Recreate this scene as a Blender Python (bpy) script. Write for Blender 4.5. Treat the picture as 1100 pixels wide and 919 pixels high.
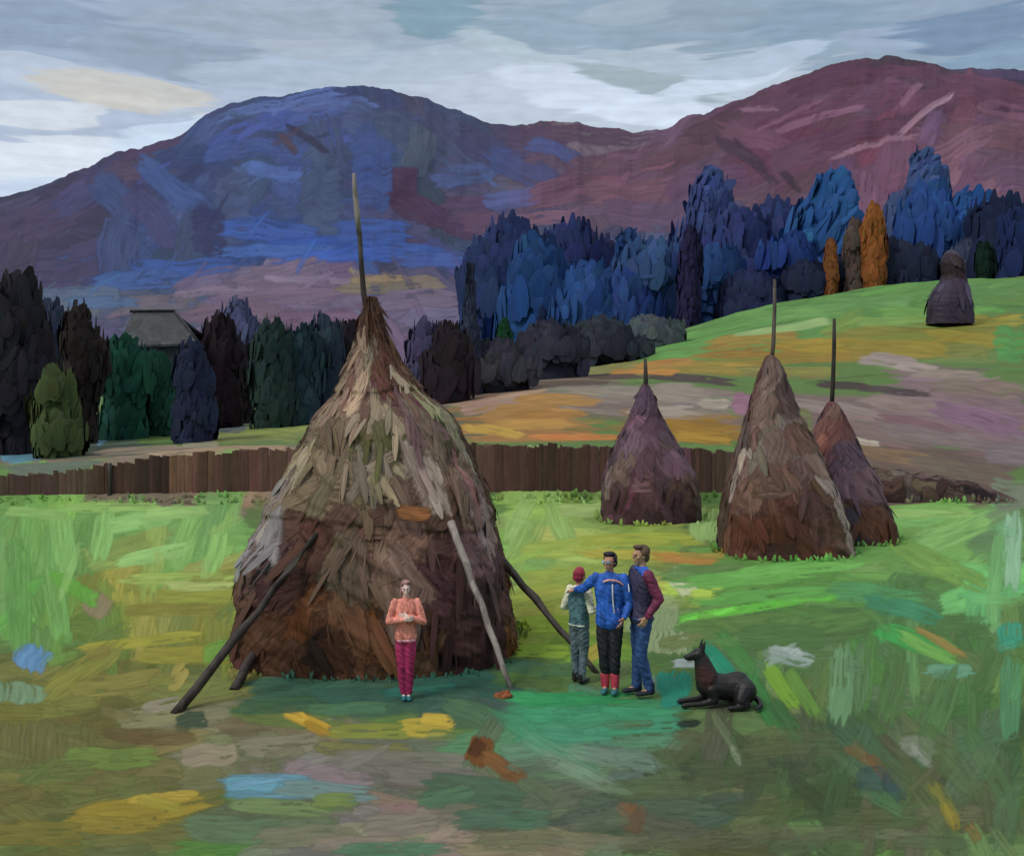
import bpy, bmesh, math, random
import numpy as np
from mathutils import Vector, Matrix, noise as mnoise
PI = math.pi
for o in list(bpy.data.objects): bpy.data.objects.remove(o)
S = bpy.context.scene
COL = S.collection
rng = np.random.default_rng(7)
random.seed(7)

# ------------------------------------------------------------------ camera
F, H, CX, HY = 1180.0, 3.76, 550.0, 400.0      # focal length in reference pixels, eye height, principal column, horizon row
cam_d = bpy.data.cameras.new('camera'); cam = bpy.data.objects.new('camera', cam_d); COL.objects.link(cam)
cam.location = (0, 0, H); cam.rotation_euler = (PI/2, 0, 0)
cam_d.sensor_fit = 'HORIZONTAL'; cam_d.sensor_width = 36; cam_d.lens = F/1100*36
cam_d.shift_y = -(459.5-HY)/1100; cam_d.clip_end = 20000; cam_d.clip_start = .1
S.camera = cam

def lin(h):
    h = h.lstrip('#')
    c = np.array([int(h[i:i+2], 16)/255 for i in (0, 2, 4)])
    c = np.where(c <= .04045, c/12.92, ((c+.055)/1.055)**2.4)
    return c*.96+.04*float(c @ np.array([.25, .6, .15]))
def at(px, py, Y): return Vector(((px-CX)*Y/F, Y, H-(py-HY)*Y/F))

# ------------------------------------------------------------------ world, sun, exposure
S.view_settings.view_transform = 'Standard'; S.view_settings.look = 'None'
S.view_settings.exposure = 0; S.view_settings.gamma = 1
SUN_EL, SUN_AZ = math.radians(48), math.radians(-128)     # azimuth from +Y clockwise: behind the viewer on the left
world = bpy.data.worlds.new('World'); S.world = world; world.use_nodes = True
WN, WL = world.node_tree.nodes, world.node_tree.links
WN.clear()
def wn(t, **k):
    n = WN.new(t)
    for a, b in k.items(): setattr(n, a, b)
    return n
def wmath(op, a, b=None, c=None):
    n = wn('ShaderNodeMath', operation=op)
    for i, v in enumerate((a, b, c)):
        if v is None: continue
        if hasattr(v, 'links'): WL.new(v, n.inputs[i])
        else: n.inputs[i].default_value = v
    return n.outputs[0]
def wmix(f, a, b, blend='MIX'):
    n = wn('ShaderNodeMix', data_type='RGBA', blend_type=blend)
    for s_, v in ((n.inputs[0], f), (n.inputs[6], a), (n.inputs[7], b)):
        if hasattr(v, 'links'): WL.new(v, s_)
        elif isinstance(v, (int, float)): s_.default_value = v
        else: s_.default_value = (*v, 1)
    return n.outputs[2]
tc = wn('ShaderNodeTexCoord'); sep = wn('ShaderNodeSeparateXYZ'); WL.new(tc.outputs['Generated'], sep.inputs[0])
azr = wmath('ARCTAN2', sep.outputs[0], sep.outputs[1]); elr = wmath('ARCSINE', sep.outputs[2])
ax = wmath('MULTIPLY', azr, 1000); ey = wmath('MULTIPLY', elr, 1000)      # milliradians
comb = wn('ShaderNodeCombineXYZ'); WL.new(ax, comb.inputs[0]); WL.new(ey, comb.inputs[1])
P0 = comb.outputs[0]
def wnoise(vec, sc, detail=3, scale=1.0):
    m = wn('ShaderNodeVectorMath', operation='MULTIPLY'); WL.new(vec, m.inputs[0]); m.inputs[1].default_value = sc
    n = wn('ShaderNodeTexNoise'); n.inputs['Scale'].default_value = scale; n.inputs['Detail'].default_value = detail
    WL.new(m.outputs[0], n.inputs['Vector']); return n
warp = wnoise(P0, (.006, .016, .01), 2)
wsub = wn('ShaderNodeVectorMath', operation='SUBTRACT'); WL.new(warp.outputs['Color'], wsub.inputs[0]); wsub.inputs[1].default_value = (.5, .5, .5)
wsc = wn('ShaderNodeVectorMath', operation='MULTIPLY'); WL.new(wsub.outputs[0], wsc.inputs[0]); wsc.inputs[1].default_value = (70, 26, 0)
wad = wn('ShaderNodeVectorMath', operation='ADD'); WL.new(P0, wad.inputs[0]); WL.new(wsc.outputs[0], wad.inputs[1])
P1 = wad.outputs[0]
bris = wnoise(P1, (.012, .15, 1), 5).outputs[0]          # wind-combed cloud streaks
bris2 = wnoise(P1, (.05, .12, 1), 3).outputs[0]
edge = wmath('MULTIPLY', wmath('SUBTRACT', bris, .5), 1.3)
clouds = [  # px, py, half length, half height, angle, colour, opacity  (each a bank of cloud at its own bearing)
    (120, 40, 330, 60, -4, '93a3b4', 1), (500, 40, 220, 60, 5, '94a4b1', 1), (850, 40, 330, 70, -5, '8a9dab', 1),
    (120, 130, 300, 60, 4, 'a6b3c3', 1), (620, 110, 300, 55, 2, 'b0bcc6', 1), (60, 190, 170, 38, 14, 'bccad9', 1),
    (300, 20, 150, 22, 3, '99a6b2', .8), (200, 62, 150, 24, -6, '8b9aa9', .8), (40, 25, 80, 26, 10, '8799ac', .8),
    (330, 75, 130, 22, 6, 'a3b2c0', .9), (20, 75, 90, 20, -5, 'b0bcca', .9), (60, 165, 120, 22, 8, 'ced6dc', .95),
    (210, 142, 110, 18, 12, 'c0cfdd', .9), (140, 98, 108, 19, -2, 'bdbdb7', 1), (115, 104, 60, 8, 0, 'c2c1b8', .8),
    (40, 122, 70, 14, 5, 'c9d0d4', .9), (410, 100, 90, 14, -12, 'aab6c4', .8), (470, 70, 110, 18, 8, 'a9b6c1', .8),
    (470, 18, 52, 26, 0, '7a97a3', .9), (600, 30, 110, 22, 4, '8ca0ad', .9), (560, 60, 70, 14, -18, 'a9b8c0', .9),
    (600, 95, 90, 22, -5, 'becad6', 1), (520, 115, 60, 18, 0, 'b3bfcb', .9), (690, 122, 120, 16, -6, 'c6d2de', 1),
    (700, 88, 90, 17, -10, '99a8ae', 1), (720, 66, 120, 12, -8, 'a3b2bc', .9), (780, 85, 90, 13, 14, 'becbd7', 1),
    (830, 62, 90, 12, 10, 'a8b8c6', .9), (880, 25, 110, 22, -4, '8298a8', .9), (960, 40, 60, 14, 0, '93a4b6', .9),
    (1050, 25, 80, 26, 0, '7389a0', .95), (1060, 60, 80, 14, 6, '7f97ab', .9), (760, 18, 70, 16, 5, '8b9daa', .8),
    (670, 12, 60, 10, 0, '9dabb6', .7), (330, 48, 80, 10, 0, 'a9b4bd', .6), (1000, 8, 90, 10, 0, '8fa0b0', .7)]
sky = lin('98a7b5').tolist()
for (px, py, L, W_, ang, hx, op) in clouds:
    a = math.atan((px-CX)/F)*1000; e = math.atan((HY-py)/F/math.hypot(1, (px-CX)/F))*1000
    s1 = wn('ShaderNodeVectorMath', operation='SUBTRACT'); WL.new(P1, s1.inputs[0]); s1.inputs[1].default_value = (a, e, 0)
    r1 = wn('ShaderNodeVectorRotate', rotation_type='Z_AXIS'); WL.new(s1.outputs[0], r1.inputs[0]); r1.inputs['Angle'].default_value = -math.radians(ang)
    m1 = wn('ShaderNodeVectorMath', operation='MULTIPLY'); WL.new(r1.outputs[0], m1.inputs[0]); m1.inputs[1].default_value = (1.26/L, 1.26/W_, 0)
    l1 = wn('ShaderNodeVectorMath', operation='LENGTH'); WL.new(m1.outputs[0], l1.inputs[0])
    mr = wn('ShaderNodeMapRange', interpolation_type='SMOOTHSTEP')
    WL.new(wmath('ADD', l1.outputs['Value'], edge), mr.inputs[0])
    mr.inputs[1].default_value = 1.08; mr.inputs[2].default_value = .84; mr.inputs[3].default_value = 0; mr.inputs[4].default_value = op
    sky = wmix(mr.outputs[0], sky, lin(hx).tolist())
lum = wmath('ADD', wmath('ADD', 1.06, wmath('MULTIPLY', wmath('SUBTRACT', bris, .5), .42)), wmath('MULTIPLY', wmath('SUBTRACT', bris2, .5), .3))
lc = wn('ShaderNodeCombineColor'); [WL.new(wmath('MULTIPLY', lum, k_), lc.inputs[i]) for i, k_ in enumerate((1.07, 1.09, 1.15))]
sky = wmix(1.0, sky, lc.outputs[0], 'MULTIPLY')
nish = wn('ShaderNodeTexSky', sky_type='NISHITA'); nish.sun_disc = False; nish.sun_elevation = SUN_EL; nish.sun_rotation = SUN_AZ
nb = wmix(1.0, nish.outputs[0], (.12, .12, .12), 'MULTIPLY')
# overcast vault: cloud grows brighter towards the zenith, with the blue sky half showing through it
zen = wn('ShaderNodeMapRange', interpolation_type='SMOOTHSTEP'); WL.new(elr, zen.inputs[0]); zen.inputs[1].default_value = .42; zen.inputs[2].default_value = 1.1
vault = wmix(.25, (1.36, 1.33, 1.26), nb)
sky = wmix(zen.outputs[0], sky, vault)
bg = wn('ShaderNodeBackground'); WL.new(sky, bg.inputs[0]); bg.inputs[1].default_value = 1.0
wo = wn('ShaderNodeOutputWorld'); WL.new(bg.outputs[0], wo.inputs[0])
sd = bpy.data.lights.new('sun', 'SUN'); sd.energy = 1.5; sd.angle = math.radians(14); sd.color = (1, .96, .9)
sun = bpy.data.objects.new('sun', sd); COL.objects.link(sun)
sdir = Vector((math.sin(SUN_AZ)*math.cos(SUN_EL), math.cos(SUN_AZ)*math.cos(SUN_EL), math.sin(SUN_EL)))
sun.rotation_euler = sdir.to_track_quat('Z', 'Y').to_euler(); sun.location = sdir*50

# ------------------------------------------------------------------ helpers
def tag(o, label=None, cat=None, group=None, kind=None):
    if label: o['label'] = label
    if cat: o['category'] = cat
    if group: o['group'] = group
    if kind: o['kind'] = kind
    return o
def thing(name, label, cat, loc=(0, 0, 0), rotz=0, group=None):
    o = bpy.data.objects.new(name, None); COL.objects.link(o); o.location = loc; o.rotation_euler = (0, 0, rotz)
    o.empty_display_size = .3
    return tag(o, label, cat, group)
_t1 = np.random.default_rng(3).random(4096)
_t2 = np.random.default_rng(4).random((256, 256))
def n1(x):
    x = np.asarray(x, float); i = np.floor(x).astype(int); f = x-i; f = f*f*(3-2*f)
    return _t1[i & 4095]*(1-f)+_t1[(i+1) & 4095]*f
def n2(x, y):
    x = np.asarray(x, float); y = np.asarray(y, float)
    i = np.floor(x).astype(int); j = np.floor(y).astype(int); f = x-i; g = y-j; f = f*f*(3-2*f); g = g*g*(3-2*g)
    i0, i1, j0, j1 = i & 255, (i+1) & 255, j & 255, (j+1) & 255
    return (_t2[i0, j0]*(1-f)+_t2[i1, j0]*f)*(1-g)+(_t2[i0, j1]*(1-f)+_t2[i1, j1]*f)*g
def fbm(x, y, o=4):
    v = 0; a = .5
    for k in range(o): v = v+a*n2(x*2**k+17*k, y*2**k+9*k); a *= .5
    return v/(1-.5**o)
def jit(c, s=.14, h=.06):
    return np.clip(c*math.exp(rng.normal()*s)*np.exp(rng.normal(size=3)*h), .002, .9)

def mesh_np(name, V, Q, colr=None, brush=None, mat=None, parent=None, smooth=True):
    """V (n,3), Q (m,4) quads"""
    me = bpy.data.meshes.new(name); n, m = len(V), len(Q)
    k = Q.shape[1]
    me.vertices.add(n); me.vertices.foreach_set('co', np.ascontiguousarray(V, dtype=np.float32).ravel())
    me.loops.add(m*k); me.loops.foreach_set('vertex_index', np.ascontiguousarray(Q, dtype=np.int32).ravel())
    me.polygons.add(m); me.polygons.foreach_set('loop_start', np.arange(0, m*k, k, dtype=np.int32))
    me.polygons.foreach_set('loop_total', np.full(m, k, dtype=np.int32))
    me.polygons.foreach_set('use_smooth', np.full(m, smooth))
    me.update(calc_edges=True); me.validate()
    if colr is not None:
        a = me.attributes.new('tint', 'FLOAT_COLOR', 'POINT')
        c4 = np.ones((n, 4), np.float32); c4[:, :3] = colr.reshape(-1, 3); a.data.foreach_set('color', c4.ravel())
    if brush is not None:
        a = me.attributes.new('brush', 'FLOAT_VECTOR', 'POINT'); a.data.foreach_set('vector', np.ascontiguousarray(brush, dtype=np.float32).ravel())
    if mat: me.materials.append(mat)
    o = bpy.data.objects.new(name, me); COL.objects.link(o)
    if parent: o.parent = parent
    return o
def gridq(R, C):
    i = np.arange(R*C).reshape(R, C)
    return np.stack([i[:-1, :-1], i[:-1, 1:], i[1:, 1:], i[1:, :-1]], -1).reshape(-1, 4)

def stroke_mat(name, bump=.01, strength=.6, vary=.35, rough=.55, spec=.3):
    """colour from the 'tint' attribute, fine grain running along the 'brush' attribute"""
    m = bpy.data.materials.new(name); m.use_nodes = True; N, L = m.node_tree.nodes, m.node_tree.links
    b = N['Principled BSDF']; b.inputs['Roughness'].default_value = rough; b.inputs['Specular IOR Level'].default_value = spec
    t = N.new('ShaderNodeAttribute'); t.attribute_name = 'tint'; br = N.new('ShaderNodeAttribute'); br.attribute_name = 'brush'
    mp = N.new('ShaderNodeVectorMath'); mp.operation = 'MULTIPLY'; L.new(br.outputs['Vector'], mp.inputs[0]); mp.inputs[1].default_value = (.035, .42, 7.3)
    n = N.new('ShaderNodeTexNoise'); n.inputs['Scale'].default_value = 1; n.inputs['Detail'].default_value = 3; n.inputs['Roughness'].default_value = .6
    L.new(mp.outputs[0], n.inputs['Vector'])
    mr = N.new('ShaderNodeMapRange'); L.new(n.outputs[0], mr.inputs[0]); mr.inputs[1].default_value = .25; mr.inputs[2].default_value = .75
    mr.inputs[3].default_value = 1-vary; mr.inputs[4].default_value = 1+vary
    mu = N.new('ShaderNodeVectorMath'); mu.operation = 'SCALE'; L.new(t.outputs['Color'], mu.inputs[0]); L.new(mr.outputs[0], mu.inputs['Scale'])
    L.new(mu.outputs[0], b.inputs['Base Color'])
    bp = N.new('ShaderNodeBump'); bp.inputs['Strength'].default_value = strength; bp.inputs['Distance'].default_value = bump
    L.new(n.outputs[0], bp.inputs['Height']); L.new(bp.outputs[0], b.inputs['Normal'])
    return m
_oil = {}
def oil(hexc, gain=1.0, scale=14.0, bump=.012, rough=.6, vary=.42, sz=.45):
    """cloth, wood, hide: daubed procedural colour with brushed relief"""
    key = (hexc, gain, scale)
    if key in _oil: return _oil[key]
    m = bpy.data.materials.new('brushed_'+hexc); m.use_nodes = True; N, L = m.node_tree.nodes, m.node_tree.links
    b = N['Principled BSDF']; b.inputs['Roughness'].default_value = rough; b.inputs['Specular IOR Level'].default_value = .3
    t = N.new('ShaderNodeTexCoord'); mp = N.new('ShaderNodeMapping'); L.new(t.outputs['Object'], mp.inputs[0])
    mp.inputs['Scale'].default_value = (1, 1, sz); mp.inputs['Rotation'].default_value = (.2, .3, .1)
    ns = N.new('ShaderNodeTexNoise'); ns.inputs['Scale'].default_value = scale*.5; L.new(mp.outputs[0], ns.inputs[0])
    ad = N.new('ShaderNodeVectorMath'); ad.operation = 'MULTIPLY_ADD'; L.new(ns.outputs['Color'], ad.inputs[0]); ad.inputs[1].default_value = (.12,)*3; L.new(mp.outputs[0], ad.inputs[2])
    vo = N.new('ShaderNodeTexVoronoi'); vo.inputs['Scale'].default_value = scale; L.new(ad.outputs[0], vo.inputs['Vector'])
    bn = N.new('ShaderNodeTexNoise'); bn.inputs['Scale'].default_value = scale*4; bn.inputs['Detail'].default_value = 3
    m2 = N.new('ShaderNodeMapping'); L.new(ad.outputs[0], m2.inputs[0]); m2.inputs['Scale'].default_value = (1, 1, .25); m2.inputs['Rotation'].default_value = (.5, .4, 0); L.new(m2.outputs[0], bn.inputs['Vector'])
    c = lin(hexc)*gain
    hs = N.new('ShaderNodeMix'); hs.data_type = 'RGBA'; L.new(vo.outputs['Color'], hs.inputs[0])
    hs.inputs[6].default_value = (*np.clip(c*(1-vary), 0, 1), 1); hs.inputs[7].default_value = (*np.clip(c*(1+vary)+.006, 0, 1), 1)
    h2 = N.new('ShaderNodeMix'); h2.data_type = 'RGBA'; h2.blend_type = 'MULTIPLY'; h2.inputs[0].default_value = 1
    mr = N.new('ShaderNodeMapRange'); L.new(bn.outputs[0], mr.inputs[0]); mr.inputs[3].default_value = .55; mr.inputs[4].default_value = 1.45
    L.new(hs.outputs[2], h2.inputs[6]); L.new(mr.outputs[0], h2.inputs[7]); L.new(h2.outputs[2], b.inputs['Base Color'])
    bp = N.new('ShaderNodeBump'); bp.inputs['Strength'].default_value = .7; bp.inputs['Distance'].default_value = bump
    L.new(bn.outputs[0], bp.inputs['Height']); L.new(bp.outputs[0], b.inputs['Normal'])
    _oil[key] = m
    return m

class Canvas:
    """colour, relief and grain direction of one gridded surface; strokes live in the surface's own (column, row) space"""
    def __init__(s, R, C, base):
        s.R, s.C = R, C
        s.col = np.tile(np.asarray(base, float), (R, C, 1)); s.h = np.zeros((R, C))
        s.br = np.zeros((R, C, 3)); s.br[..., 0] = np.arange(C)[None]*1.5; s.br[..., 1] = np.arange(R)[:, None]*1.5
        s.k = 0; s.soft = .34; s.tc = 1.
    def stroke(s, c, e1, e2, colr, L, W_, op=1., h=1., dry=.25, wob=.3):
        s.k += 1; sd = s.k*7.31
        rx = abs(e1[0])+abs(e2[0]); ry = abs(e1[1])+abs(e2[1])
        x0, x1 = int(max(0, c[0]-rx*1.2-1)), int(min(s.C, c[0]+rx*1.2+2)); y0, y1 = int(max(0, c[1]-ry*1.2-1)), int(min(s.R, c[1]+ry*1.2+2))
        if x1 <= x0 or y1 <= y0: return
        X, Y = np.meshgrid(np.arange(x0, x1)-c[0], np.arange(y0, y1)-c[1])
        det = e1[0]*e2[1]-e1[1]*e2[0]
        if abs(det) < 1e-6: return
        u = (X*e2[1]-Y*e2[0])/det; v = (-X*e1[1]+Y*e1[0])/det
        v2 = v+wob*(n1(u*1.7+sd)-.5)
        nb = n1(v2*W_/2.4+sd*3); nn = n2(u*L/22+sd, v2*W_/1.9+sd*2); nf = n2(u*L/9+sd, v2*W_/1.2)
        ul = 1-.28*nb-.12*(n1(v2*W_/6+sd)-.2)
        d = (np.abs(u)/ul)**5+np.abs(v2)**3.2
        a = np.clip((1.12-d)/s.soft, 0, 1)*op
        a = a*np.clip(1-(nn < dry*(.2+.8*np.clip((u+1)/2, 0, 1)))*.8, 0, 1)
        tone = 1+s.tc*(.36*(nn-.5)+.16*(nf-.5)+.1*(n1(u*2+sd)-.5))
        s.col[y0:y1, x0:x1] = s.col[y0:y1, x0:x1]*(1-a[..., None])+a[..., None]*np.asarray(colr)*tone[..., None]
        ed = np.exp(-((np.abs(v2)-.86)/.12)**2)*n1(u*4+sd)
        s.h[y0:y1, x0:x1] = s.h[y0:y1, x0:x1]*(1-.75*a)+a*h*(.25+.8*nn+.3*nf+.9*ed)
        mk = a > .45
        b = s.br[y0:y1, x0:x1]; b[mk] = np.stack([u*L, v2*W_, np.full_like(u, sd)], -1)[mk]
    def px(s, inv, px, py, L, W_, ang, colr, **k):
        a = math.radians(ang); c = np.array(inv(px, py))
        g = min(L, 30); w = min(W_, 12)
        e1 = (np.array(inv(px+math.cos(a)*g, py-math.sin(a)*g))-np.array(inv(px-math.cos(a)*g, py+math.sin(a)*g)))/2*L/g
        e2 = (np.array(inv(px+math.sin(a)*w, py+math.cos(a)*w))-np.array(inv(px-math.sin(a)*w, py-math.cos(a)*w)))/2*W_/w
        s.stroke(c, e1, e2, colr, L, W_, **k)

# ------------------------------------------------------------------ terrain
PXC = np.array([-1200, 0, 150, 300, 480, 620, 830, 960, 1100, 2200.])
YR = np.array([31.5, 33.5, 50, 70, 100, 140, 180, 260, 420, 700, 6000])
PYT = np.array([
    [543]*10,
    [505, 503, 494, 480, 480, 480, 488, 500, 530, 535],
    [475, 474, 470, 464, 457, 450, 455, 462, 478, 480],
    [456, 456, 455, 448, 430, 417, 420, 424, 432, 435],
    [440, 440, 440, 432, 412, 401, 385, 382, 382, 385],
    [430, 430, 430, 424, 406, 394, 343, 332, 322, 310],
    [425, 425, 425, 418, 404, 389, 320, 305, 292, 270],
    [418, 418, 418, 412, 404, 392, 338, 322, 308, 290],
    [411, 411, 411, 408, 404, 398, 380, 370, 360, 350],
    [408, 408, 408, 406, 404, 402, 398, 394, 390, 390],
    [401, 401, 401, 401, 401, 401, 401, 401, 401, 401]], float)
ZT = H-(PYT-HY)*YR[:, None]/F
ZT[0] = 0.0
_ly = np.linspace(math.log(3), math.log(6000), 800); _px = np.linspace(-1200, 2200, 400)
_zy = np.zeros((800, len(PXC)))
for j in range(len(PXC)):
    _zy[:, j] = np.interp(_ly, np.log(np.concatenate([[3, 30.5], YR])), np.concatenate([[0, 0], ZT[:, j]]))
ZG = np.stack([np.interp(_px, PXC, r) for r in _zy])
def smooth_ax(A, n, ax):
    for _ in range(n):
        A = np.apply_along_axis(lambda r: np.convolve(np.pad(r, 1, mode='edge'), [.25, .5, .25], 'valid'), ax, A)
    return A
near = _ly < math.log(36)
ZS = smooth_ax(smooth_ax(ZG, 60, 1), 25, 0); w = np.clip((_ly-math.log(34))/.25, 0, 1)[:, None]
ZG = ZS*w+smooth_ax(ZG, 60, 1)*(1-w)
def height(X, Y):
    X = np.asarray(X, float); Y = np.asarray(Y, float)
    Yc = np.maximum(Y, 3.01); px = np.clip(CX+F*X/Yc, -1199, 2199)
    j = (np.log(np.minimum(Yc, 5990))-_ly[0])/(_ly[1]-_ly[0]); i = (px-_px[0])/(_px[1]-_px[0])
    j0 = np.clip(np.floor(j).astype(int), 0, 798); i0 = np.clip(np.floor(i).astype(int), 0, 398); f = j-j0; g = i-i0
    return (ZG[j0, i0]*(1-g)+ZG[j0, i0+1]*g)*(1-f)+(ZG[j0+1, i0]*(1-g)+ZG[j0+1, i0+1]*g)*f

STEP = 1.45
srows = [np.arange(-70, 6, 6.0)]
y = 6.0
r_ = []
while y < 7.6: r_.append(y); y *= 1.02
pyr = np.arange(400+F*H/7.6, 400+F*H/30.8, -STEP); r_ += list(F*H/(pyr-400))
y = 30.9
while y < 185: r_.append(y); y *= 1.0062
while y < 450: r_.append(y); y *= 1.03
while y < 6500: r_.append(y); y *= 1.12
Yrow = np.concatenate([srows[0], r_])
sd_ = np.arange(-60, 1165, STEP); ext = []
e = 10.
while e < 9000: ext.append(e); e *= 1.22
ext = np.cumsum(ext)
pxcol = np.concatenate([(-60-ext)[::-1], sd_, sd_[-1]+ext])
R, C = len(Yrow), len(pxcol)
Wd = np.maximum(Yrow, 8.0)
GX = (pxcol[None]-CX)/F*Wd[:, None]; GY = np.repeat(Yrow[:, None], C, 1)
GZ = height(GX, GY)
GZ = GZ+np.where(GY > 36, (fbm(GX*.06+5, GY*.05)-.5)*.012*GY, 0)+(fbm(GX*.45, GY*.45, 3)-.5)*.10*np.clip((31-GY)/4, 0, 1)
PYG = HY-F*(GZ-H)/np.maximum(GY, 1)
def inv_ground(px, py):
    cc = float(np.interp(px, pxcol, np.arange(C))); c0 = int(np.clip(round(cc), 0, C-1))
    p = PYG[:, c0]; k = len(srows[0])
    if py >= 541:
        q = p[k:]; n = np.searchsorted(Yrow, 30.8)-k
        rr = np.interp(-py, -np.maximum.accumulate(q[:n][::-1])[::-1], np.arange(n))
        return (cc, k+rr)
    run = np.minimum.accumulate(p[k:]); 
    rr = np.interp(-py, -run+np.arange(len(run))*1e-6, np.arange(len(run)))
    return (cc, k+rr)
gcan = Canvas(R, C, lin('56703c'))
KG = .88; gcan.soft = .5; gcan.tc = .8
# patches of turf, dry grass, hay litter, bare soil
base_g = [
    (130, 580, 190, 60, 0, '6f9d50'), (60, 640, 90, 70, 0, '66944a'), (190, 660, 120, 50, 0, '83873a'), (110, 760, 190, 60, 0, '6e6d36'),
    (100, 860, 170, 70, 0, '67693a'), (280, 790, 130, 40, 0, '75745a'), (400, 740, 180, 26, 0, '3f5f4b'), (400, 830, 150, 45, 0, '6a6a5a'),
    (420, 895, 160, 30, 0, '736f5f'), (600, 600, 110, 60, 0, '86a04c'), (640, 570, 130, 24, 0, '8aa855'), (600, 690, 60, 30, 0, '779033'),
    (650, 640, 130, 30, 0, '8a9a40'), (870, 640, 170, 40, 0, '5c8b44'), (1000, 580, 120, 45, 0, '6c9d4f'), (850, 700, 170, 45, 0, '50703f'),
    (1010, 690, 120, 50, 0, '4f7642'), (630, 790, 140, 45, 0, '438662'), (830, 820, 200, 60, 0, '4a5837'), (1000, 800, 140, 70, 0, '4b6440'),
    (700, 880, 220, 50, 0, '50583c'), (1000, 890, 140, 40, 0, '52663e'), (600, 850, 120, 40, 0, '566450'), (1085, 620, 30, 90, 0, '6f9f62')]
far_g = [
    (150, 490, 200, 14, 2, '7a6d5c'), (60, 470, 120, 22, 0, '4f5d50'), (260, 462, 90, 14, 0, '727a48'), (250, 484, 70, 8, 3, '957d66'),
    (400, 430, 120, 30, 0, '5c5a50'), (560, 450, 90, 36, 0, '97703f'), (540, 425, 70, 12, 6, '98806e'), (680, 430, 150, 18, -3, '80756a'),
    (740, 462, 90, 14, 0, '8a6a2a'), (900, 460, 130, 30, -8, '76645f'), (1040, 440, 110, 40, -12, '7a6568'), (1000, 500, 110, 24, -8, '6b5a50'),
    (830, 360, 240, 14, 8, '7d7435'), (880, 380, 220, 14, 4, '85742f'), (720, 395, 120, 6, 3, '8a7a36'), (860, 332, 240, 14, 12, '5b8746'), (1040, 320, 120, 20, 4, '5a8442'),
    (1000, 360, 130, 14, 0, '7a7a34'), (600, 405, 90, 7, 3, '6f6354')]
for b in base_g+far_g: gcan.px(inv_ground, *b[:5], lin(b[5])*KG, op=1, dry=0)
k0 = len(srows[0])
i540 = int(np.searchsorted(Yrow, 31)); i190 = int(np.searchsorted(Yrow, 185))
c_lo, c_hi = int(np.searchsorted(pxcol, -60)), int(np.searchsorted(pxcol, 1165))
def fill(can, n, r0, r1, c0, c1, L, W_, angs, sig=.16, op=.85, h=1.):
    for _ in range(n):
        r = rng.uniform(r0, r1); c = rng.uniform(c0, c1); l = rng.uniform(*L); w_ = rng.uniform(*W_); a = math.radians(angs(c, r)+rng.normal()*9)
        base = can.col[int(np.clip(r, 0, can.R-1)), int(np.clip(c, 0, can.C-1))]
        can.stroke((c, r), (math.cos(a)*l/STEP, math.sin(a)*l/STEP), (-math.sin(a)*w_/STEP, math.cos(a)*w_/STEP), jit(base, sig, .07), l, w_, op=op, h=h)
def ang_g(c, r):
    px = pxcol[int(min(C-1, c))]; py = PYG[int(r), int(min(C-1, c))]
    if px < 270 and 535 < py < 700: return random.choice([80, 100, 60, 20])
    if px > 780 and py > 640: return random.choice([5, 60, 90, -40, 0])
    return random.choice([0, 4, -6, 12])
fill(gcan, 420, k0, i540, c_lo, c_hi, (25, 75), (8, 20), ang_g, .13, .9)
fill(gcan, 520, k0, i540, c_lo, c_hi, (18, 60), (5, 13), ang_g, .10, .75)
fill(gcan, 420, i540, i190, c_lo, c_hi, (18, 60), (3, 8), lambda c, r: -3, .12, .8)
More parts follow.
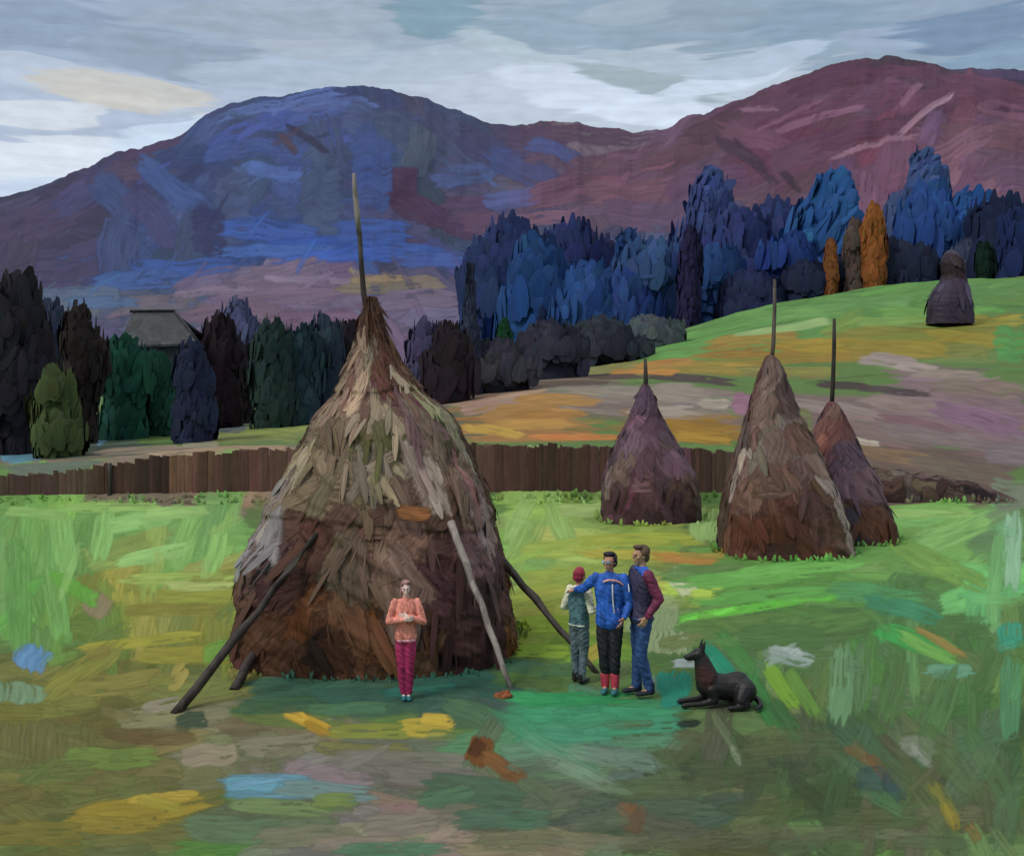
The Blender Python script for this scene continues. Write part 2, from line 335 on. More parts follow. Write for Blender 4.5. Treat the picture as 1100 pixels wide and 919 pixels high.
det = [  # px, py, half length, half width, angle, colour
    # bright meadow on the left
    (30, 575, 45, 12, 85, '6ea050'), (70, 585, 45, 13, 95, '78a85a'), (110, 575, 34, 12, 80, '7fae5e'), (150, 560, 40, 10, 10, '86b566'), (200, 580, 40, 12, 70, '7eac5a'),
    (232, 590, 34, 10, 75, '86b460'), (20, 640, 70, 14, 92, '5f9048'), (60, 650, 50, 12, 100, '6a9a50'), (165, 598, 50, 8, 15, '8db868'), (190, 622, 70, 7, 2, '93a850'),
    (120, 545, 60, 6, 0, '8ab05e'), (40, 552, 46, 6, -4, '80a85c'), (190, 552, 50, 7, 4, '8cb266'), (215, 640, 60, 8, 2, '8a9038'), (190, 655, 70, 7, 0, '7e7c34'), (215, 630, 44, 5, 0, 'a0ae62'),
    (150, 690, 80, 6, 6, '9a9838'), (200, 705, 70, 10, 0, '8a8634'), (105, 652, 17, 15, 60, '85795a'), (35, 708, 17, 19, 70, '5b86ad'), (20, 745, 14, 28, 85, '6f8c6a'),
    (80, 632, 10, 30, 60, '5f9a38'), (235, 702, 22, 12, 20, '6f9a40'), (90, 720, 60, 14, 35, '7e7f38'), (30, 800, 30, 70, 88, '66663a'), (130, 735, 60, 12, 8, '7f7a3c'),
    (190, 728, 18, 10, 40, '9a9048'), (160, 770, 44, 12, 5, '7f7d58'), (175, 758, 26, 7, 10, '8c8670'), (225, 812, 36, 13, 4, '8a8069'), (300, 800, 50, 12, 5, '7d7a62'),
    (120, 815, 60, 12, 0, '667b3a'), (60, 830, 50, 12, 5, '5f6b38'), (150, 872, 86, 15, 6, '8c7c2c'), (120, 886, 60, 10, 0, '83762e'), (175, 858, 46, 6, 6, 'a08c36'),
    (40, 895, 60, 14, 0, '706a30'), (310, 770, 70, 12, -6, '60703c'), (330, 775, 34, 7, -22, 'b8952e'), (318, 769, 18, 6, -30, 'c9a43c'), (345, 786, 24, 5, -25, '9a7c2a'),
    (400, 786, 60, 9, 2, '7c8438'), (458, 781, 34, 11, -4, 'ab9a38'), (470, 774, 24, 7, -6, 'bba23c'), (390, 806, 60, 9, 0, '6f6f42'), (430, 818, 90, 13, -3, '706e62'),
    (470, 835, 70, 12, -4, '6d6a60'), (290, 845, 62, 14, -2, '5b8896'), (270, 843, 38, 8, -2, '6294a4'), (350, 850, 60, 10, -4, '6a8480'), (300, 868, 60, 9, -3, '6a7e50'),
    (360, 860, 30, 8, 5, '6b7e44'), (250, 890, 64, 16, 0, '5b7052'), (330, 900, 70, 12, 2, '6f7058'), (430, 885, 50, 14, 8, '7b7466'), (400, 905, 60, 8, 0, '807766'),
    (510, 850, 66, 16, -8, '47604a'), (480, 858, 40, 10, 10, '4d6b4f'), (540, 880, 60, 12, 0, '4a6650'), (420, 912, 66, 8, 0, '4e7256'), (560, 905, 60, 10, 0, '5a6048'),
    # darker green and teal strokes round the foot of the big stack
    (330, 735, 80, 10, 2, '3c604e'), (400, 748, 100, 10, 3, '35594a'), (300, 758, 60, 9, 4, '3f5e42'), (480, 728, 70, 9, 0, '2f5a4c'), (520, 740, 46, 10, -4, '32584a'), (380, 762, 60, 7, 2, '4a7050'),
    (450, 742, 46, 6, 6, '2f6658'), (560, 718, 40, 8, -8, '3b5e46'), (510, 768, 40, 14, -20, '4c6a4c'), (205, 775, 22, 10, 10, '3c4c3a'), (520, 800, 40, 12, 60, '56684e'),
    # emerald sweep below the group
    (620, 752, 80, 8, 2, '2f8a52'), (640, 768, 100, 9, 0, '3f9066'), (580, 790, 66, 12, -25, '3f8a62'), (650, 790, 90, 12, -3, '4a8e6c'), (690, 780, 60, 9, 4, '3f8a66'),
    (600, 812, 60, 10, -26, '5a9070'), (660, 815, 66, 10, -10, '74907a'), (625, 830, 56, 9, -24, '80967c'), (700, 800, 46, 9, 0, '5c8c6c'), (570, 750, 40, 6, -5, '35945a'),
    (560, 840, 60, 12, -28, '5b6a4c'), (516, 808, 20, 14, 70, '6b4420'), (512, 804, 12, 8, 60, '50321c'), (540, 824, 32, 9, -30, '74502c'),
    # yellow-green meadow behind the group
    (560, 552, 50, 9, 70, '8fae62'), (600, 560, 40, 12, 110, '88a85a'), (640, 548, 50, 8, 0, '94ac66'), (560, 590, 46, 12, 60, '82a052'), (600, 590, 50, 10, 5, '92a446'),
    (690, 580, 80, 8, 2, '95a03c'), (680, 596, 70, 6, 0, 'a09a3a'), (735, 602, 44, 5, -6, 'a87a3a'), (755, 597, 34, 4, 0, '9a8a40'), (580, 640, 36, 12, 10, '8a9a3c'),
    (590, 670, 40, 10, 0, '86a02e'), (580, 700, 40, 8, 0, '7c9a2e'), (600, 720, 40, 7, 0, '4a6c46'), (640, 700, 20, 8, 30, '9a9038'), (765, 565, 24, 24, 90, '88a660'),
    (735, 627, 17, 12, -55, 'b2bb90'), (728, 622, 13, 10, -60, 'bcc49c'), (760, 615, 60, 9, 5, '5c7c44'), (800, 622, 90, 9, 4, '64a04a'), (860, 610, 90, 8, 6, '6cab52'),
    (800, 655, 90, 5, 9, '5fb03c'), (760, 662, 44, 3.5, 14, '6cc444'), (860, 644, 60, 3.5, 3, '62b83e'), (830, 640, 90, 7, 5, '5c9a48'), (790, 672, 70, 9, 4, '58783e'),
    (960, 560, 70, 10, 5, '74a858'), (1020, 575, 60, 13, 20, '7aa85c'), (940, 590, 60, 12, 5, '66984c'), (1010, 610, 70, 12, -25, '6f9648'), (1000, 552, 60, 5, 0, '8ab060'),
    (1087, 590, 48, 11, 90, '86b08c'), (1070, 620, 60, 9, 85, '6aa060'), (1086, 682, 16, 14, 90, '3a8e70'), (1085, 750, 50, 12, 88, '4f8258'), (940, 640, 60, 12, -8, '4f8a54'),
    (970, 655, 50, 10, -15, '3f805a'), (985, 688, 50, 12, -15, '3f9648'), (1000, 700, 46, 7, -28, '6aa04c'), (1010, 690, 40, 5, -30, '8a7a40'), (1020, 722, 34, 8, 0, '5f8f70'),
    (900, 670, 60, 10, 10, '567a40'), (840, 685, 60, 14, 0, '4c6e3c'), (700, 665, 20, 28, 90, '7f9068'), (715, 690, 15, 32, 85, '84946c'), (705, 735, 12, 24, 90, '6c8a70'),
    (732, 690, 30, 8, 10, '6b7a48'), (745, 712, 28, 5, 5, '8e9a98'), (725, 735, 17, 20, 85, '1f7e68'), (722, 750, 17, 12, 0, '24806a'), (770, 710, 26, 9, -50, '1f8264'),
    (775, 725, 28, 7, -45, '2a8a68'), (850, 706, 30, 9, -12, '8b9f92'), (845, 700, 20, 5, -10, '9aa8a0'), (840, 738, 34, 9, -55, '6f9830'), (862, 745, 40, 8, -58, '5c8438'),
    (820, 755, 40, 11, -60, '37703a'), (845, 775, 36, 9, -55, '3c6438'), (790, 700, 34, 9, -50, '457a3e'), (905, 735, 50, 15, 88, '648a60'), (925, 725, 44, 9, 86, '56784c'),
    (960, 740, 46, 14, 80, '4e6e40'), (1010, 760, 50, 14, 70, '4f7344'), (770, 788, 46, 16, 80, '4f5540'), (740, 800, 40, 14, 40, '565c42'), (790, 830, 70, 16, 0, '48543a'),
    (740, 778, 14, 4, 5, '252f28'), (720, 830, 40, 12, -60, '50603f'), (780, 790, 34, 5, -60, '6a7c58'), (790, 812, 14, 3, -62, '8a987c'), (850, 800, 66, 16, 0, '505a3a'),
    (925, 812, 22, 6, -30, '7e5430'), (945, 826, 22, 7, -50, '6b4a2c'), (945, 838, 32, 14, 0, '33464f'), (960, 846, 20, 9, -50, '2f3f4a'), (985, 802, 24, 12, 0, '868a7a'),
    (990, 812, 18, 6, -50, '9a9e90'), (968, 812, 40, 6, -45, '4a3c30'), (1020, 820, 60, 16, -50, '50683e'), (990, 850, 60, 18, -50, '56653c'), (1015, 865, 34, 9, -60, '85802c'),
    (1022, 878, 18, 5, -60, 'a08a2c'), (1045, 895, 14, 6, -60, '7a5024'), (1065, 830, 60, 12, -60, '4f7044'), (1080, 880, 40, 14, 80, '4c6c4a'), (940, 880, 70, 12, 0, '505a3c'),
    (860, 895, 90, 9, 0, '5f6248'), (760, 905, 80, 9, 0, '5c6048'), (680, 878, 18, 14, 70, '6b4a30'), (672, 870, 10, 10, 60, '7f5434'), (640, 880, 46, 12, 5, '586450'),
    (560, 900, 60, 10, 2, '62664c'), (700, 850, 60, 12, 0, '4c5a3e'), (1000, 906, 50, 8, 0, '4c5c40'), (820, 868, 60, 9, 3, '44502f'), (650, 905, 60, 8, 0, '6c6c58')]
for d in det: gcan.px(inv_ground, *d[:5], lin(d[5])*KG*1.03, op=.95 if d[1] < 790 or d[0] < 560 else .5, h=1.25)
det2 = [
    (200, 486, 50, 4, 3, 'a08a70'), (150, 484, 60, 4, 4, '8a7d6c'), (60, 500, 60, 5, 5, '5f6a5c'), (25, 492, 26, 7, 8, '5c8a9c'), (112, 468, 14, 6, 30, '5c86a0'), (215, 478, 24, 5, 0, '8a8570'),
    (150, 457, 36, 6, 0, '6f7558'), (178, 452, 14, 7, 0, '8a8a70'), (280, 462, 46, 7, 0, '7d8a48'), (230, 458, 40, 7, -5, '555e66'), (320, 458, 30, 8, 0, '7f8a4c'),
    (560, 440, 60, 6, 2, '9a7440'), (600, 430, 60, 7, 0, 'a07840'), (590, 446, 50, 6, 0, '9a6f38'), (570, 458, 60, 5, 1, 'ac8440'), (530, 464, 40, 5, -6, 'b0903c'),
    (620, 470, 60, 3.5, 0, 'b8743a'), (545, 422, 50, 6, 6, 'a88a74'), (515, 435, 24, 9, 10, '9a7c6c'), (700, 420, 60, 8, -2, '8a8074'), (735, 428, 34, 5, -2, '8f8678'),
    (768, 434, 20, 6, 0, '988e7e'), (722, 440, 24, 4, 0, '9a9082'), (800, 433, 16, 13, 0, '8c6478'), (715, 446, 50, 5, -2, '96897c'), (735, 464, 56, 11, -4, '8f6c22'), (755, 470, 40, 6, -4, 'a07c28'),
    (640, 405, 60, 3, 2, '54463e'), (740, 408, 60, 4, -4, '4a3f3c'), (905, 414, 34, 4, -3, '443838'), (960, 420, 44, 4, -6, '4c4040'), (1020, 420, 30, 3, 0, '6a5858'),
    (600, 412, 60, 3, 2, '5a4a42'), (845, 400, 60, 6, -3, '7a7440'), (960, 390, 42, 8, -6, '948680'), (985, 396, 30, 5, -8, 'a0928a'), (1020, 404, 50, 6, -3, '8a7c72'),
    (900, 440, 60, 8, -10, '857670'), (985, 436, 70, 9, -5, '86746e'), (1050, 420, 60, 9, -5, '7c6c62'), (1050, 450, 60, 12, -14, '7c6072'), (1000, 470, 70, 9, -10, '7a6a68'),
    (960, 490, 60, 8, -10, '7c644c'), (925, 474, 26, 3.5, -10, 'b0a494'), (1030, 505, 60, 9, -10, '6a5e50'), (1085, 530, 24, 16, 0, '6f7862'), (1085, 490, 34, 12, -5, '73686a'),
    (860, 460, 16, 16, 0, '6a7044'), (870, 400, 40, 5, 0, '7c7a3c'), (690, 386, 60, 4, 8, '5f9048'), (740, 366, 60, 7, 14, '5f9248'), (800, 348, 60, 8, 14, '5c8a46'), (860, 336, 60, 7, 6, '66924e'),
    (930, 325, 60, 6, 5, '5f8a4c'), (1000, 335, 60, 7, 2, '648e44'), (1070, 310, 40, 9, 6, '5a8248'), (1060, 345, 50, 7, 0, '8a8434'), (960, 348, 70, 5, 0, '74944a'), (1040, 362, 60, 6, -8, '8a8030'),
    (810, 365, 66, 8, 4, '8f7834'), (880, 372, 60, 8, 0, '96802e'), (800, 380, 70, 6, 2, '8c6c2c'), (960, 374, 70, 7, -4, '8a7c30'), (700, 392, 60, 4, 3, 'a0763a'), (690, 400, 50, 2.5, 2, 'b07a3a'),
    (1085, 370, 20, 20, 0, '4f8a48'), (905, 350, 30, 8, 30, '6f8a40'), (840, 354, 60, 4, 8, '8aa468'), (650, 396, 50, 4, 6, '7a7a48'), (1020, 322, 34, 6, 0, '4e6a38')]
for d in det2: gcan.px(inv_ground, *d[:5], lin(d[5])*KG, op=.95, h=1.)
fill(gcan, 170, k0, i540, c_lo, c_hi, (12, 40), (3, 8), ang_g, .09, .5, 1.2)
fill(gcan, 260, i540, i190, c_lo, c_hi, (8, 34), (1.2, 3.5), lambda c, r: -3, .15, .75)
# surroundings out of the painted middle: broad meadow variation
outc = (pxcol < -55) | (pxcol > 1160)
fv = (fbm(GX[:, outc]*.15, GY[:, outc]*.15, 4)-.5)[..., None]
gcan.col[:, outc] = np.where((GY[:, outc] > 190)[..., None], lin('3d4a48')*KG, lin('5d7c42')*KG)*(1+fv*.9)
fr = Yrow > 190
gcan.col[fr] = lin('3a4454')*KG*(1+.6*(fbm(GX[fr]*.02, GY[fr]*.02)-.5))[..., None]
gcan.col[:k0+8] = lin('556a3e')*KG*(1+.7*(fbm(GX[:k0+8]*.3, GY[:k0+8]*.3)-.5))[..., None]
px_size = np.maximum(GY, 8)/F
GZ2 = GZ+gcan.h*px_size*.85*np.clip((240-GY)/60, 0, 1)
mg = stroke_mat('meadow_turf', bump=.02, strength=.45, vary=.15, rough=.8, spec=.08)
g = mesh_np('ground', np.stack([GX, GY, GZ2], -1).reshape(-1, 3), gridq(R, C), gcan.col, gcan.br.reshape(-1, 3), mg)
tag(g, kind='structure')
def gz(x, y): return float(height(x, y))

# ------------------------------------------------------------------ mountains
RID = [(-1500, 260), (-700, 250), (-250, 240), (0, 215), (60, 196), (130, 163), (190, 149), (225, 124), (265, 106), (330, 98), (400, 93), (445, 102), (490, 120), (540, 137), (590, 131), (640, 137), (700, 143), (740, 127), (790, 108), (840, 88), (900, 68), (960, 62), (1000, 68), (1035, 77), (1060, 74), (1110, 80), (1250, 110), (1500, 170), (2600, 250)]
pxm = np.concatenate([np.arange(-1450, -60, 16.), np.arange(-60, 1165, 1.7), np.arange(1170, 2560, 16.)])
rid = np.interp(pxm, *zip(*RID)); rid = np.convolve(np.pad(rid, 4, mode='edge'), np.ones(9)/9, 'valid')
rid = rid+(fbm(pxm*.05, pxm*0+3., 4)-.5)*9
tm = np.concatenate([np.linspace(0, 1, 200), 1+np.linspace(.01, .5, 14)])
Rm, Cm = len(tm), len(pxm)
Tm = np.repeat(tm[:, None], Cm, 1); PXm = np.repeat(pxm[None], Rm, 0)
tt = np.minimum(Tm, 1)
Ym = 450+950*tt**1.25+np.maximum(Tm-1, 0)*1600
pym = 408+(rid[None]-408)*tt**.95
Zm = H-(pym-HY)*Ym/F-np.maximum(Tm-1, 0)**1.2*900
relief = (fbm(PXm*.007+3+Tm*1.6, Tm*2.6, 3)-.5)*1.6+(np.abs(fbm(PXm*.011-Tm*1.9, Tm*3.+8, 3)-.5))*-1.0
env = np.clip(tt*4, 0, 1)*np.clip((1.02-tt)*8, .0, 1)
Ym = Ym+relief*env*85
Xm = (PXm-CX)*Ym/F
Zm = Zm+relief*env*10
pymv = HY-F*(Zm-H)/Ym
def inv_m(px, py):
    cc = float(np.interp(px, pxm, np.arange(Cm))); c0 = int(np.clip(round(cc), 0, Cm-1))
    q = np.maximum.accumulate(pym[:200, c0][::-1])[::-1]
    return (cc, float(np.interp(-py, -q, np.arange(200))))
KM = .73
mcan = Canvas(Rm, Cm, lin('443e5c')*KM)
mbase = [
    (100, 260, 160, 60, 20, '453a5c'), (330, 180, 220, 90, 0, '3b4672'), (250, 270, 200, 40, 0, '34497f'), (480, 180, 100, 60, -30, '42486c'),
    (470, 230, 80, 40, 0, '4c3c60'), (620, 190, 120, 60, 0, '5a4860'), (800, 190, 180, 80, 0, '5f4860'), (950, 130, 200, 70, 0, '58384f'), (1050, 200, 120, 70, 0, '6a5066'),
    (350, 330, 180, 44, 0, '76607a'), (80, 340, 160, 40, 0, '55556e'), (700, 300, 300, 60, 0, '3c4668'), (1000, 290, 200, 50, 0, '3f4668')]
for b in mbase: mcan.px(inv_m, *b[:5], lin(b[5])*KM, op=1, dry=0)
cml, cmh = int(np.searchsorted(pxm, -60)), int(np.searchsorted(pxm, 1165))
STEP = 1.6
def ang_m(c, r):
    px = pxm[int(min(Cm-1, c))]
    if px < 350: return random.choice([25, -30, 60, 10])
    if px < 640: return random.choice([-40, 20, -60, 0])
    return random.choice([20, 35, -10, 60])
fill(mcan, 260, 5, 205, cml, cmh, (26, 70), (10, 24), ang_m, .13, .9)
fill(mcan, 300, 5, 205, cml, cmh, (16, 44), (5, 12), ang_m, .14, .75)
mdet = [
    (40, 240, 60, 20, 20, '4c3a5a'), (100, 205, 60, 14, 30, '48406a'), (60, 285, 70, 20, 10, '473a5c'), (20, 220, 30, 7, 20, '4c4060'), (130, 180, 50, 8, 28, '4f3c58'),
    (165, 160, 46, 7, 18, '52385a'), (125, 215, 40, 16, -50, '3e4a7a'), (165, 235, 46, 16, -45, '44406c'), (205, 215, 46, 16, -30, '3b4878'), (150, 190, 26, 8, 10, '55405a'),
    (300, 115, 80, 7, 12, '5c6ca6'), (330, 128, 80, 8, 14, '4a5a98'), (270, 140, 60, 9, 20, '46549a'), (260, 165, 50, 10, 5, '3f5088'), (300, 190, 56, 8, -8, '5266a2'), (360, 112, 50, 8, 4, '55639a'),
    (400, 140, 46, 20, -30, '454e78'), (350, 160, 40, 20, -70, '404a70'), (345, 210, 28, 44, 0, '434f70'), (250, 225, 24, 40, 0, '454e74'), (205, 265, 50, 16, 80, '3c4668'), (180, 200, 50, 12, -40, '40548a'),
    (225, 250, 22, 26, 0, '302f5c'), (130, 265, 36, 24, 80, '3e4670'), (290, 250, 60, 12, -5, '3856a0'), (350, 262, 70, 8, 0, '2f52a4'), (300, 272, 80, 7, 0, '4060a4'), (200, 290, 70, 9, 0, '36549a'),
    (150, 300, 60, 10, 0, '405a94'), (400, 250, 50, 14, 0, '35529a'), (400, 180, 28, 44, 0, '3a4c84'), (440, 150, 50, 18, -35, '424c6c'), (450, 165, 34, 16, 80, '4a5468'), (490, 150, 50, 14, -40, '454668'),
    (500, 190, 40, 12, 10, '4a5484'), (435, 205, 16, 22, 0, '4e2c4c'), (450, 225, 44, 14, -25, '4c2c4a'), (480, 240, 40, 10, -30, '503052'), (500, 225, 30, 14, 0, '5a3c5c'), (515, 240, 24, 12, 0, '64405c'),
    (390, 275, 100, 6, 0, '3a5cae'), (430, 268, 60, 7, -3, '3a5aa6'), (470, 280, 50, 9, 0, '41579a'), (330, 152, 34, 4, -35, '2c2a4c'), (310, 158, 16, 4, -50, '503848'),
    (530, 165, 46, 18, -20, '443e66'), (570, 150, 56, 12, -8, '4a3a5c'), (640, 148, 70, 10, -3, '523e58'), (560, 185, 50, 14, -25, '3e4678'), (600, 165, 44, 8, -20, '404f88'), (560, 215, 50, 10, 10, '55588c'),
    (620, 200, 60, 14, 10, '6a4c64'), (580, 235, 60, 8, 6, '73566e'), (660, 180, 60, 16, 10, '5c4258'), (680, 210, 60, 16, 0, '6a4c60'), (740, 160, 60, 14, 25, '5c4054'), (780, 130, 60, 12, 25, '4c3448'),
    (840, 110, 60, 14, 20, '5a3a52'), (900, 85, 60, 12, 14, '52304a'), (960, 78, 50, 10, 0, '5c3450'), (930, 105, 60, 14, 10, '643e5c'), (820, 150, 60, 12, -20, '6a4860'), (810, 175, 40, 6, -45, '3a2640'),
    (845, 190, 26, 4, -50, '342238'), (795, 165, 34, 6, -30, '412c44'), (870, 165, 60, 14, 10, '5c3e58'), (930, 145, 70, 9, 12, '583450'), (1000, 110, 50, 10, 20, '6c4460'), (1060, 100, 60, 14, -6, '5f3c56'),
    (992, 127, 46, 3.2, 38, '9a7a90'), (1005, 118, 30, 2.2, 38, 'a88aa0'), (978, 108, 22, 4, 48, '7f5c78'), (815, 117, 24, 3, -4, '82627c'), (1060, 150, 60, 14, 0, '694a58'), (1080, 190, 46, 14, 10, '644a66'),
    (1020, 170, 60, 14, 30, '7a5a70'), (960, 190, 50, 20, 80, '6c4a66'), (1000, 210, 46, 12, 45, '7e6074'), (900, 205, 50, 14, 80, '5f4266'), (760, 200, 56, 16, 10, '5c4060'), (930, 230, 50, 14, 85, '70506c'),
    (1040, 225, 50, 14, 35, '7a5c70'), (1085, 120, 40, 8, -10, '75526a'), (880, 130, 70, 4, 14, '7a5672'), (940, 160, 60, 3, 14, '8a6a80'), (850, 125, 50, 3, 22, '6f4c68'), (700, 235, 60, 16, 0, '5a4664'),
    (240, 300, 60, 12, 5, '75607c'), (300, 295, 60, 12, 12, '7e6478'), (300, 318, 80, 12, 0, '7d6074'), (420, 305, 70, 9, 0, '86705f'), (400, 300, 50, 4, 2, '9a7c5c'), (450, 322, 60, 10, 0, '7f667c'),
    (250, 335, 60, 12, 0, '7a5c6c'), (340, 342, 60, 10, 0, '7c5870'), (470, 340, 46, 10, 0, '7a6884'), (480, 356, 34, 8, 0, '8a6474'), (330, 362, 60, 10, -10, '6f5068'), (170, 325, 60, 10, 3, '70606a'),
    (80, 315, 60, 10, 0, '5c6680'), (60, 328, 60, 8, 0, '6a6a74'), (110, 320, 46, 6, 0, '54688c'), (20, 290, 40, 20, 80, '463650'), (230, 310, 50, 5, 3, '8a7084'), (330, 300, 60, 4, 0, '8f748a')]
for d in mdet: mcan.px(inv_m, *d[:5], lin(d[5])*KM, op=.95, h=1.2)
fill(mcan, 220, 5, 205, cml, cmh, (8, 26), (1.2, 3.6), ang_m, .19, .6, 1.3)
outm = (pxm < -58) | (pxm > 1163)
mcan.col[:, outm] = lin('46405c')*KM*(1+.8*(fbm(PXm[:, outm]*.03, Tm[:, outm]*9)-.5))[..., None]
mcan.col[PXm < 545] *= np.array([.84, .98, 1.03])
mcan.col[PXm > 560] *= np.array([1.1, .96, .94])
Ym2 = Ym-mcan.h*.9
V = np.stack([Xm, Ym2, Zm+mcan.h*.5], -1).reshape(-1, 3)
mm = stroke_mat('mountain_slope', bump=.9, strength=.5, vary=.16, rough=.7, spec=.12)
mt = mesh_np('mountains', V, gridq(Rm, Cm), mcan.col, mcan.br.reshape(-1, 3), mm)
tag(mt, kind='structure')
STEP = 1.45

# ------------------------------------------------------------------ ribbons of straw, foliage dabs
class Dabs:
    """curved tapering ribbons gathered into one mesh"""
    def __init__(s, ridge=.12): s.ridge = ridge; s.V = []; s.Q = []; s.C = []; s.B = []; s.n = 0
    def add(s, p, d, side, L, W_, colr, up=None, bend=0., seg=4, pxs=.01):
        nrm = np.cross(d, side) if up is None else up
        k = rng.uniform(0, 900); t = np.linspace(0, 1, seg+1)
        wd = W_*np.array([.55, 1, 1, .85, .3][:seg+1]) if seg == 4 else W_*np.array([.7, 1, .6][:seg+1])
        for i, ti in enumerate(t):
            c = p+d*(L*ti)+nrm*(bend*math.sin(PI*ti))
            for j, q in enumerate((-1, 0, 1)):
                s.V.append(c+side*(q*wd[i])+nrm*((1-abs(q))*W_*s.ridge)); s.C.append(colr*(1+(.07 if q == 0 else -.05)))
                s.B.append((ti*L/pxs, q*wd[i]/pxs, k))
        for i in range(seg):
            a = s.n+i*3
            s.Q += [(a, a+1, a+4, a+3), (a+1, a+2, a+5, a+4)]
        s.n += 3*(seg+1)
    def build(s, name, mat, parent=None):
        return mesh_np(name, np.array(s.V), np.array(s.Q), np.array(s.C), np.array(s.B), mat, parent)

def tube_np(pts, rad, sides=8):
    """tapering round bar through pts -> V, Q arrays"""
    pts = [Vector(p) for p in pts]; V = []; Q = []
    for i, p in enumerate(pts):
        d = (pts[min(i+1, len(pts)-1)]-pts[max(i-1, 0)]).normalized(); a = d.orthogonal().normalized(); b = d.cross(a)
        for k in range(sides):
            th = 2*PI*k/sides; r = rad[i]*(1+.12*math.sin(k*2.3+i*1.7))
            V.append(tuple(p+a*math.cos(th)*r+b*math.sin(th)*r))
    for i in range(len(pts)-1):
        for k in range(sides):
            Q.append((i*sides+k, i*sides+(k+1) % sides, (i+1)*sides+(k+1) % sides, (i+1)*sides+k))
    return V, Q
def tube(name, pts, rad, mat, parent=None, sides=8, loc=None):
    V, Q = tube_np(pts, rad, sides)
    me = bpy.data.meshes.new(name); cap = [tuple(range(sides))[::-1], tuple(range(len(V)-sides, len(V)))]
    me.from_pydata(V, [], Q+cap); me.materials.append(mat)
    for p in me.polygons: p.use_smooth = len(p.vertices) == 4
    o = bpy.data.objects.new(name, me); COL.objects.link(o)
    if parent: o.parent = parent
    if loc: o.location = loc
    return o
def wavy(a, b, n=9, amp=.03, r0=.05, r1=.03):
    a, b = Vector(a), Vector(b); pts = []; rr = []
    for i in range(n):
        t = i/(n-1); e_ = math.sin(PI*t)
        pts.append(a.lerp(b, t)+Vector((random.uniform(-amp, amp), random.uniform(-amp, amp), random.uniform(-amp, amp)))*e_)
        rr.append((r0*(1-t)+r1*t)*random.uniform(.9, 1.1))
    return pts, rr

